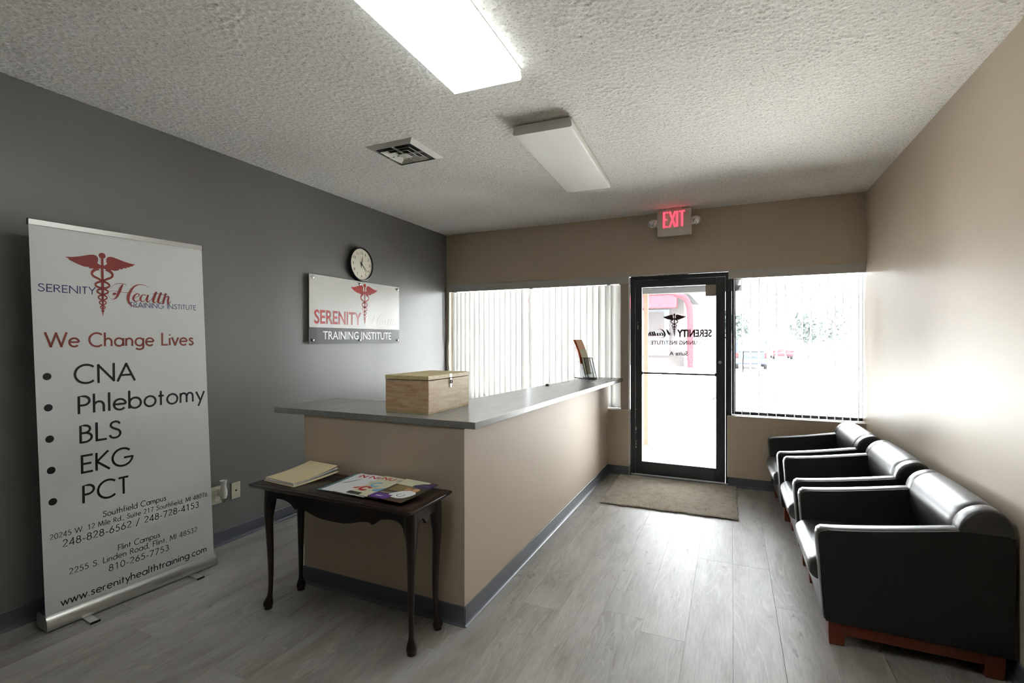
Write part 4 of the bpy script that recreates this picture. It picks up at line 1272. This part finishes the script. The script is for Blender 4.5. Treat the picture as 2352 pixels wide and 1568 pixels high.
bt('248-828-6562 / 248-728-4153', .0675, .7153, .318, .036, .105)
bt('Flint Campus', .2977, .4997, .2135, .030, .105)
bt('2255 S. Linden Road, Flint, MI 48532', .0912, .7034, .172, .030, .105)
bt('810-265-7753', .2551, .5462, .119, .034, .105)
bt('www.serenityhealthtraining.com', .0591, .7576, .030, .038, .125)
bm = B()
for u, v in ((.0184, 1.1672), (.0216, 1.0152), (.025, .8622), (.0288, .7087), (.0333, .5543)): fan(bm, [(u + .0165 * math.cos(a), v + .0175 * math.sin(a)) for a in [2 * PI * k / 20 for k in range(20)]], lambda x, y: (x, y))
place('bullet_marks', bm, FB, gs, M['print_black'], .0008)
bm = B(); caduceus(bm, .2455, 1.8017, .3356, .151); place('winged_staff_emblem', bm, FB, gs, M['print_maroon'], .0008)
bt('SERENITY', -.0103, .2147, 1.580, .037, .12, 'print_navy')
bm = B(); script_health(bm, .2681, .577, 1.5236, 1.6529); place('lettering', bm, FB, gs, M['print_maroon'], .0010)
bt('TRAINING INSTITUTE', .3663, .7133, 1.5235, .028, .13, 'print_slate')

# ================================================================== WALL SIGN, CLOCK, OUTLETS
sx = XL + .030
sgn = thing('wall_sign', (XL, 3.55, 1.67), 'glossy white and black wall sign on standoffs below the clock', 'sign')
so2 = sgn.location
bm = B(); box(bm, sx - .006, sx, 2.958, 4.147, 1.380, 1.962, .0015, 1)
pn = finish('sign_panel', bm, M['sign_white'], sgn, org=so2)
FS = frame((sx, 0, 0), (0, 1, 0), (0, 0, 1))
bm = B(); rect(2.960, 1.3815, 4.1455, 1.5175)(bm); place('black_band', bm, FS, pn, M['sign_black'], .0003)
bm = B(); caduceus(bm, 3.623, 1.945, .400, .183); place('winged_staff_emblem', bm, FS, pn, M['sign_red'], .0004)
bm = B(); font_text(bm, 'SERENITY', 3.010, 3.575, 1.548, 1.668, .022); place('lettering', bm, FS, pn, M['sign_red'], .0004)
bm = B(); script_health(bm, 3.672, 4.095, 1.530, 1.668, fat=.8); place('lettering', bm, FS, pn, M['script_gray'], .0004)
bm = B(); font_text(bm, 'TRAINING INSTITUTE', 3.105, 4.015, 1.415, 1.488, .008); place('lettering', bm, FS, pn, M['sign_text'], .0006)
for y, zc in ((2.993, 1.935), (3.553, 1.935), (4.118, 1.935), (2.993, 1.410), (3.553, 1.410), (4.118, 1.410)):
    bm = B(); lathe(bm, [(.010, 0), (.010, .034), (.011, .034), (.011, .038), (.007, .040)], 16, Matrix.Translation((XL + .0002, y, zc)) @ Matrix.Rotation(PI / 2, 4, 'Y'))
    finish('standoff', bm, M['chrome'], sgn, smooth=40, org=so2)

ck = thing('wall_clock', (XL, 3.577, 2.122), 'round black rimmed wall clock with cream dial above the sign', 'clock')
MC = Matrix.Translation((XL, 3.577, 2.122)) @ Matrix.Rotation(PI / 2, 4, 'Y')
bm = B(); lathe(bm, [(.140, .0005), (.152, .004), (.158, .018), (.158, .036), (.155, .042), (.150, .044), (.146, .040), (.143, .030)], 48, MC)
finish('rim', bm, M['black_plastic'], ck, smooth=40, org=ck.location)
bm = B(); lathe(bm, [(.1445, .030), (.1445, .0325)], 48, MC); df = finish('dial', bm, M['clock_face'], ck, smooth=40, org=ck.location)
FC = frame((XL + .0328, 3.577, 2.122), (0, 1, 0), (0, 0, 1))
bm = B()
for hr in range(1, 13):
    a = PI / 2 - hr * PI / 6; cx, cy = .108 * math.cos(a), .108 * math.sin(a); w = {1: .0032, 10: .0165, 11: .0095, 12: .0155}.get(hr, .0085)
    font_text(bm, str(hr), cx - w, cx + w, cy - .0125, cy + .0125)
for k in range(60):
    a = 2 * PI * k / 60; r0 = .130 if k % 5 else .127
    ribbon(bm, [(r0 * math.cos(a), r0 * math.sin(a)), (.135 * math.cos(a), .135 * math.sin(a))], .0009 if k % 5 else .0018)
place('numerals', bm, FC, df, M['ink'], .0003)
def hand(name, ang, L, w, off):
    b = B(); a = math.radians(90 - ang); c, s = math.cos(a), math.sin(a)
    pts = [(-.03, -w * .6), (-.03, w * .6), (0, w), (L * .8, w * .8), (L, 0), (L * .8, -w * .8), (0, -w)]
    prism(b, [(x * c - y * s, x * s + y * c) for x, y in pts], 'z', off, off + .0012)
    bmesh.ops.transform(b, matrix=FC, verts=b.verts); finish(name, b, M['ink'], ck, org=ck.location)
hand('hour_hand', 12.37 * 30 - 360, .072, .0035, .004)
hand('minute_hand', 22 * 6, .105, .0028, .006)
hand('second_hand', 24 * 6, .100, .0010, .008)
bm = B(); lathe(bm, [(.006, .033), (.006, .043), (.004, .044)], 16, MC); finish('hub', bm, M['ink'], ck, smooth=40, org=ck.location)

ot = thing('wall_outlet', (XL, 2.182, .352), 'cream power outlet with white plug-in night light beside the banner', 'outlet')
bm = B(); box(bm, XL + .0003, XL + .006, 2.142, 2.222, .292, .412, .002, 2); fpz = finish('face_plate', bm, M['cream_plastic'], ot, org=ot.location)
bm = B()
for zc in (.327, .377):
    lathe(bm, [(.0165, .0062), (.0165, .0078), (.015, .008)], 20, Matrix.Translation((XL, 2.187, zc)) @ Matrix.Rotation(PI / 2, 4, 'Y'))
finish('socket', bm, M['white_plastic'], fpz, smooth=40, org=ot.location)
bm = B()
for zc in (.327, .377):
    for yy in (-.006, .006): box(bm, XL + .0081, XL + .0083, 2.187 + yy - .001, 2.187 + yy + .001, zc - .001, zc + .007)
finish('slot', bm, M['black_plastic'], fpz, org=ot.location)
nl = thing('night_light', (XL + .01, 2.200, .39), 'white flared plug-in night light in the cream outlet', 'night light')
bm = B(); box(bm, XL + .0084, XL + .030, 2.182, 2.214, .345, .395, .006, 3); finish('plug_body', bm, M['white_plastic'], nl, smooth=50, org=nl.location)
bm = B(); lathe(bm, [(.017, .330), (.023, .350), (.024, .375), (.019, .400), (.0155, .418), (.020, .438), (.0235, .452), (.0215, .453), (.0135, .420)], 24, Matrix.Translation((XL + .046, 2.203, 0)))
finish('flared_shade', bm, M['white_plastic'], nl, smooth=60, org=nl.location)
bm = B(); lathe(bm, [(.010, .306), (.017, .318), (.018, .330)], 20, Matrix.Translation((XL + .046, 2.203, 0))); finish('clear_bulb', bm, M['acrylic'], nl, smooth=60, org=nl.location)
jk = thing('wall_jack', (XL, 2.325, .347), 'cream phone jack plate to the right of the outlet', 'jack plate')
bm = B(); box(bm, XL + .0003, XL + .007, 2.291, 2.357, .290, .404, .002, 2); jp = finish('face_plate', bm, M['cream_plastic'], jk, org=jk.location)
bm = B(); box(bm, XL + .0071, XL + .0075, 2.317, 2.330, .341, .353); finish('jack_hole', bm, M['black_plastic'], jp, org=jk.location)
bm = B()
for zc in (.305, .390): lathe(bm, [(.003, .0070), (.0025, .008)], 10, Matrix.Translation((XL, 2.3235, zc)) @ Matrix.Rotation(PI / 2, 4, 'Y'))
finish('screw', bm, M['steel'], jp, org=jk.location)

# ================================================================== CEILING FIXTURES
def wrap_light(x0, x1, y0, y1, lens, label, skew=0.0, lit=False):
    f = thing('ceiling_light', ((x0 + x1) / 2, (y0 + y1) / 2, H), label, 'ceiling light', 'wraparound fluorescent ceiling lights', rz=skew)
    w, L = (x1 - x0), (y1 - y0)
    zc = 0
    b = B(); box(b, -w / 2 + .035, w / 2 - .035, -L / 2 + .02, L / 2 - .02, -.030, -.001, .003, 1)
    finish('channel', b, M['fixture'], f)
    d0 = -.068
    prof = [(-w / 2 + .012, -.012), (-w / 2 + .006, -.022), (-w / 2, d0 + .012), (-w / 2 + .004, d0 + .003), (-w / 2 + .014, d0), (w / 2 - .014, d0), (w / 2 - .004, d0 + .003), (w / 2, d0 + .012), (w / 2 - .006, -.022), (w / 2 - .012, -.012)]
    b = B(); loft(b, [[(x, y, z) for x, z in prof] for y in (-L / 2 + .006, L / 2 - .006)], cap=False)
    prof2 = [(x * .985, z * .96 - .0008) for x, z in prof]
    bmesh.ops.recalc_face_normals(b, faces=b.faces)
    if isinstance(lens, list):
        for fc_ in b.faces:
            if fc_.normal.z > -.6 and fc_.normal.z < .6: fc_.material_index = 1
    finish('lens', b, lens, f, smooth=40)
    for s in (-1, 1):
        b = B(); yy = s * (L / 2 - .003)
        prism(b, [(x * 1.004, z - .0012) for x, z in prof], 'y', yy - .003, yy + .003)
        finish('end_plate', b, M['fixture'], f)
    b = B()
    for s in (-1, 1):
        box(b, s * (w / 2 - .003) - .002, s * (w / 2 - .003) + .002, -L / 2 + .004, L / 2 - .004, -.020, -.012)
    finish('edge_lip', b, M['fixture'], f)
    return f
l1 = wrap_light(-1.250, -.890, .885, 2.105, [M['lens_lit'], M['lens_lit_side']], 'lit fluorescent ceiling light nearest the viewer', 0.02)
l2 = wrap_light(-1.222, -.862, 2.665, 3.885, M['lens_off'], 'unlit white fluorescent ceiling light nearer the door', 0.045)
# cracked end of the lit lens
bm = B(); loft(bm, [[(-.175, .585, -.069), (-.175, .606, -.069), (-.172, .606, -.074), (-.172, .585, -.074)], [(.165, .600, -.069), (.165, .606, -.069), (.165, .606, -.0695), (.165, .600, -.0695)]])
finish('loose_end_strip', bm, M['lens_off'], l1)

vt = thing('air_vent', (-2.045, 2.74, H), 'square white ceiling air vent with stepped louvers', 'vent')
def sq_ring(b, s0, s1, z0, z1, t=.0015):
    """square frame slanting from half-size s0 at z0 to s1 at z1"""
    q = lambda s, z: [(-s, -s, z), (s, -s, z), (s, s, z), (-s, s, z)]
    A2, B2, C2, D2 = q(s0, z0), q(s1, z1), q(s1, z1 + t), q(s0, z0 + t)
    V = [[b.verts.new(p) for p in r] for r in (A2, B2, C2, D2)]
    for a, c in ((0, 1), (1, 2), (2, 3), (3, 0)):
        for k in range(4):
            b.faces.new((V[a][k], V[a][(k + 1) % 4], V[c][(k + 1) % 4], V[c][k]))
bm = B(); sq_ring(bm, .186, .150, -.004, -.020, .003); sq_ring(bm, .188, .186, -.001, -.005, .003); finish('outer_frame', bm, M['vent_white'], vt)
for s0, s1, z0, z1 in ((.118, .086, -.026, -.010), (.078, .046, -.026, -.010)):
    bm = B(); sq_ring(bm, s0, s1, z0, z1, .002); finish('louver', bm, M['vent_white'], vt)
bm = B(); box(bm, -.036, .036, -.036, .036, -.027, -.024, .001, 1); finish('center_plate', bm, M['vent_white'], vt)
bm = B(); box(bm, -.148, .148, -.148, .148, -.0095, -.0075); finish('duct_shade_plate', bm, M['duct'], vt)  # dark plate stands in for the shade inside the vent, no opening cut
bm = B()
box(bm, -.15, .15, -.0015, .0015, -.022, -.010); box(bm, -.0015, .0015, -.15, .15, -.022, -.010)
finish('brace', bm, M['vent_white'], vt)
bm = B(); tube(bm, [(0, 0, -.030), (0, 0, -.048)], .004, 8); box(bm, -.014, .014, -.003, .003, -.056, -.044, .002, 2); finish('damper_knob', bm, M['cream_plastic'], vt, smooth=50)

# ---- exit sign
ex = thing('exit_sign', (-.5135, 4.99, 2.56), 'white emergency exit sign with glowing red letters and two lamp heads', 'exit sign')
eo = ex.location
bm = B(); box(bm, -.672, -.355, 4.967, 5.015, 2.432, 2.684, .006, 3); hb = finish('housing', bm, M['white_plastic'], ex, smooth=40, org=eo)
bm = B()
LW, LT, zb0, zb1, yb0, yb1 = .046, .0125, 2.512, 2.664, 4.9625, 4.9668
def bar(p, q, t=LT):
    p, q = Vector(p), Vector(q); dd = (q - p).normalized(); nn_ = Vector((-dd.y, dd.x))* (t / 2)
    prism(bm, [(p.x + nn_.x, p.y + nn_.y), (q.x + nn_.x, q.y + nn_.y), (q.x - nn_.x, q.y - nn_.y), (p.x - nn_.x, p.y - nn_.y)], 'y', yb0, yb1)
xe = -.614
h0, h1 = zb0 + LT / 2, zb1 - LT / 2
bar((xe + LT / 2, zb0), (xe + LT / 2, zb1), .019); bar((xe, h1), (xe + LW, h1)); bar((xe, (h0 + h1) / 2), (xe + LW * .85, (h0 + h1) / 2)); bar((xe, h0), (xe + LW, h0))
xx = xe + .060; bar((xx, zb0), (xx + .052, zb1), .018); bar((xx, zb1), (xx + .052, zb0), .018)
xi = xx + .070; bar((xi, zb0), (xi, zb1), .019)
xt = xi + .018; bar((xt, h1), (xt + .054, h1)); bar((xt + .027, zb0), (xt + .027, zb1), .019)
finish('exit_letters', bm, M['exit_red'], hb, org=eo)
bm = B(); box(bm, -.585, -.445, 4.955, 5.02, 2.6845, 2.6975, .003, 2); finish('ceiling_bracket', bm, M['white_plastic'], ex, org=eo)
for s, cx in ((-1, -.712), (1, -.318)):
    bm = B(); lathe(bm, [(.028, -.016), (.036, -.010), (.036, .010), (.028, .016)], 20, Matrix.Translation((cx - s * .028, 4.992, 2.565)) @ Matrix.Rotation(PI / 2, 4, 'X')); lathe(bm, [(.02, -.02), (.02, .02)], 12, Matrix.Translation((cx - s * .045, 4.992, 2.565)) @ Matrix.Rotation(PI / 2, 4, 'Y'))
    finish('lamp_knuckle', bm, M['white_plastic'], ex, smooth=40, org=eo)
    R = Matrix.Translation((cx, 4.985, 2.568)) @ Matrix.Rotation(s * .35, 4, 'Z') @ Matrix.Rotation(PI / 2 + .35, 4, 'X')
    bm = B(); lathe(bm, [(.012, -.030), (.030, -.022), (.038, -.004), (.041, .020), (.041, .028), (.036, .028)], 24, R); lh = finish('lamp_head', bm, M['white_plastic'], ex, smooth=40, org=eo)
    bm = B(); lathe(bm, [(.035, .0285), (.030, .034), (.012, .038)], 24, R); finish('lamp_lens', bm, M['reflector'], lh, smooth=60, org=eo)

# ================================================================== DOOR MAT
dm = thing('door_mat', (-.51, 4.62, 0), 'gray shag mat on the floor in front of the glass door', 'door mat')
def in_mat(u, v):
    """corner points measured on the floor"""
    a, b_, c_, d_ = Vector((-1.035, 4.135)), Vector((.045, 4.168)), Vector((.035, 5.090)), Vector((-1.062, 5.075))
    return (a * (1 - u) + b_ * u) * (1 - v) + (d_ * (1 - u) + c_ * u) * v
bm = B()
NXm, NYm = 70, 60
def mat_xy(u, v):
    p = in_mat(u, v)
    w = .004 * math.sin(u * 23) + .004 * math.sin(u * 61 + 1)
    return p.x + .004 * math.sin(v * 40) * (abs(u - .5) * 2) ** 4, p.y + w * (1 - v) ** 6
pts0 = [mat_xy(k / 30, 0) for k in range(31)] + [mat_xy(1, k / 20) for k in range(1, 21)] + [mat_xy(1 - k / 30, 1) for k in range(1, 31)] + [mat_xy(0, 1 - k / 20) for k in range(1, 20)]
prism(bm, pts0, 'z', .0004, .005)
finish('backing', bm, M['rubber'], dm, org=dm.location)
NTF = 62000
U_, V_ = rng.random(NTF), rng.random(NTF)
edge = rng.random(NTF) < .08
V_[edge] = V_[edge] * .012
co = np.empty((NTF * 3, 3))
for i in range(NTF):
    x, y = mat_xy(U_[i], V_[i])
    co[3 * i] = (x, y, .0045)
a = rng.random(NTF) * 2 * PI
wdt = .0042
hgt = .008 + .006 * rng.random(NTF)
ta = rng.random(NTF) * 2 * PI
tl = .006 * rng.random(NTF)
base = co[0::3].copy()
co[0::3, 0] = base[:, 0] + np.cos(a) * wdt; co[0::3, 1] = base[:, 1] + np.sin(a) * wdt
co[1::3] = base; co[1::3, 0] -= np.cos(a) * wdt; co[1::3, 1] -= np.sin(a) * wdt
co[2::3] = base; co[2::3, 0] += np.cos(ta) * tl; co[2::3, 1] += np.sin(ta) * tl; co[2::3, 2] += hgt
co[:, 0] -= dm.location.x; co[:, 1] -= dm.location.y
co[:, 1] = np.minimum(co[:, 1], YB + .05 - dm.location.y)
me = bpy.data.meshes.new('pile')
me.vertices.add(len(co)); me.vertices.foreach_set('co', co.ravel())
me.loops.add(len(co)); me.loops.foreach_set('vertex_index', np.arange(len(co)))
me.polygons.add(NTF); me.polygons.foreach_set('loop_start', np.arange(0, len(co), 3))
me.update(); me.validate()
tag(new_obj('pile', me, M['rug'], dm), kind='stuff')

# ================================================================== ARMCHAIRS
def armchair():
    W = .72
    r = thing('armchair', (.70, 2.63, 0), '', 'armchair', 'black leather armchairs along the right wall')
    ox = .70
    t = .082
    def arm_profile(ins=0):
        P = [(.362 + ins, .500), (.366 + ins, .520 - ins), (.380 + ins, .531 - ins)]
        for k in range(1, 13):
            s = k / 12; x = .380 + (1.052 - .380) * s
            P.append((x - ins * (s > .99), .531 + .072 * min(1, (x - .38) / .50) ** 1.25 - ins))
        P += [(1.055 - ins, .104 + ins), (.396 + ins, .110 + ins), (.390 + ins, .125 + ins)]
        return P
    for y0 in (0, W - t):
        b = B()
        prism(b, [(x - ox, z) for x, z in arm_profile()], 'y', y0, y0 + t, bev=.010, seg=3)
        a_ = finish('arm_panel', b, M['vinyl_panel'], r, smooth=50)
        b = B()
        for yy in (y0 + .004, y0 + t - .004):
            P = [(x - ox, yy, z) for x, z in arm_profile(.004)][:15]
            tube(b, [Vector((.389 - ox, yy, .125))] + [Vector((.366 - ox, yy, .48))] + P, .0030, 6)
        finish('piping', b, M['black_leather'], a_, smooth=60)
        # padded leather strip over the arm
        b = B()
        top = [(x - ox, z) for x, z in arm_profile()][:15]
        rings = []
        for (x, z), (xn, zn) in zip(top, top[1:] + [(top[-1][0] + .01, top[-1][1])]):
            d2 = Vector((xn - x, zn - z)).normalized(); n2 = Vector((-d2.y, d2.x))
            R = []
            for q in range(9):
                u = q / 8; yy = y0 + .006 + (t - .012) * u
                h_ = .0075 * math.sin(PI * min(1, max(0, u))) ** .6
                R.append((x + n2.x * h_, yy, z + n2.y * h_))
            rings.append(R)
        R0 = [(.390 - ox - .0065 * math.sin(PI * q / 8) ** .6, y0 + .006 + (t - .012) * q / 8, .13) for q in range(9)]
        loft(b, [R0] + rings, cap=False, closed=False)
        finish('arm_pad', b, M['black_leather'], a_, smooth=70)
    # seat cushion with round nose
    y0, y1 = t + .002, W - t - .002
    b = B()
    def seat_prof(k):
        P = []
        for q in range(13):
            an = math.radians(90 + 180 * q / 12)
            P.append((.392 + .054 * math.cos(an) * (1 + .12 * k), .3135 + .056 * math.sin(an) * (1 + .04 * k)))
        return [(.93, .372 + .0 * k), (.70, .378 + .012 * k), (.48, .374 + .010 * k)] + P + [(.93, .258)]
    rings = []
    for s in [0, .02, .06, .12, .25, .4, .5, .6, .75, .88, .94, .98, 1]:
        e = min(s, 1 - s); k = min(1, e / .12) ** .5
        yy = y0 + (y1 - y0) * s
        sc_ = .90 + .10 * min(1, e / .03) ** .5
        cxp, czp = .64, .315
        rings.append([((x - cxp) * (.985 + .015 * min(1, e / .03) ** .5) + cxp - ox, yy, (z - czp) * sc_ + czp) for x, z in seat_prof(k)])
    loft(b, rings)
    finish('seat_cushion', b, M['black_leather'], r, smooth=60)
    b = B(); box(b, .392 - ox, .43 - ox, t + .001, W - t - .001, .108, .262, .008, 2); finish('front_rail', b, M['black_leather'], r, smooth=50)
    # backrest below the roll
    b = B()
    bp = [(.925, .36), (.915, .42), (.91, .50), (.91, .60), (.93, .66), (1.0, .66), (1.03, .60), (1.03, .36)]
    rings = []
    for s in [0, .04, .15, .5, .85, .96, 1]:
        e = min(s, 1 - s); k = min(1, e / .15) ** .5
        rings.append([(x - ox - (.012 * k if x < .95 else 0), y0 + (y1 - y0) * s, z) for x, z in bp])
    loft(b, rings)
    finish('backrest', b, M['black_leather'], r, smooth=70)
    b = B(); box(b, 1.03 - ox, 1.052 - ox, t + .001, W - t - .001, .108, .60, .004, 1); finish('back_panel', b, M['vinyl_panel'], r)
    # head roll spanning the arms
    b = B()
    def roll(yy, k, drop=0):
        R = []
        for q in range(32):
            an = 2 * PI * q / 32
            c, s = math.cos(an), math.sin(an)
            rx = .112 if c < 0 else .072
            zz_ = .595 + .112 * k * s - (drop * abs(s) ** .8 if s < 0 else 0)
            R.append((.982 + rx * k * c - ox, yy, zz_))
        return R
    st_ = [(.004, .80), (.002, .90), (.006, .955), (.018, .985), (.05, 1.0), (.077, .992), (.084, .968), (.087, .968), (.094, 1.0), (.13, 1.018), (.20, 1.035)]
    seq = [(y, k) for y, k in st_] + [(W / 2, 1.045)] + [(W - y, k) for y, k in reversed(st_)]
    loft(b, [roll(y, k, .10 * min(1, max(0, (min(y, W - y) - .0845) / .01)) ** .5) for y, k in seq])
    finish('head_roll', b, M['black_leather'], r, smooth=60)
    # cherry base
    b = B(); box(b, .455 - ox, .985 - ox, .022, .042, .052, .107, .002, 1); box(b, .455 - ox, .985 - ox, W - .042, W - .022, .052, .107, .002, 1)
    box(b, .412 - ox, .432 - ox, .08, W - .08, .060, .107, .002, 1); box(b, 1.00 - ox, 1.02 - ox, .08, W - .08, .060, .107, .002, 1)
    finish('base_rail', b, M['cherry'], r)
    for xa in (.408, .960):
        for ya in (.020, W - .086):
            b = B()
            loft(b, [[(xa - ox + i, ya + j_, z) for i, j_ in ((e, e), (.066 - e, e), (.066 - e, .066 - e), (e, .066 - e))] for e, z in ((.005, .0005), (.003, .006), (0, .06), (0, .108))])
            finish('foot', b, M['cherry'], r)
    return r
c1 = armchair()
c1['label'] = 'black leather armchair nearest the viewer, its whole side panel in view'
c2 = copy_tree(c1); c2.location = (.693, 3.475, 0); c2['label'] = 'black leather armchair in the middle of the row of three'
c3 = copy_tree(c1); c3.location = (.665, 4.290, 0); c3.rotation_euler = (0, 0, math.radians(2.0)); c3['label'] = 'black leather armchair farthest back, in the corner under the window'
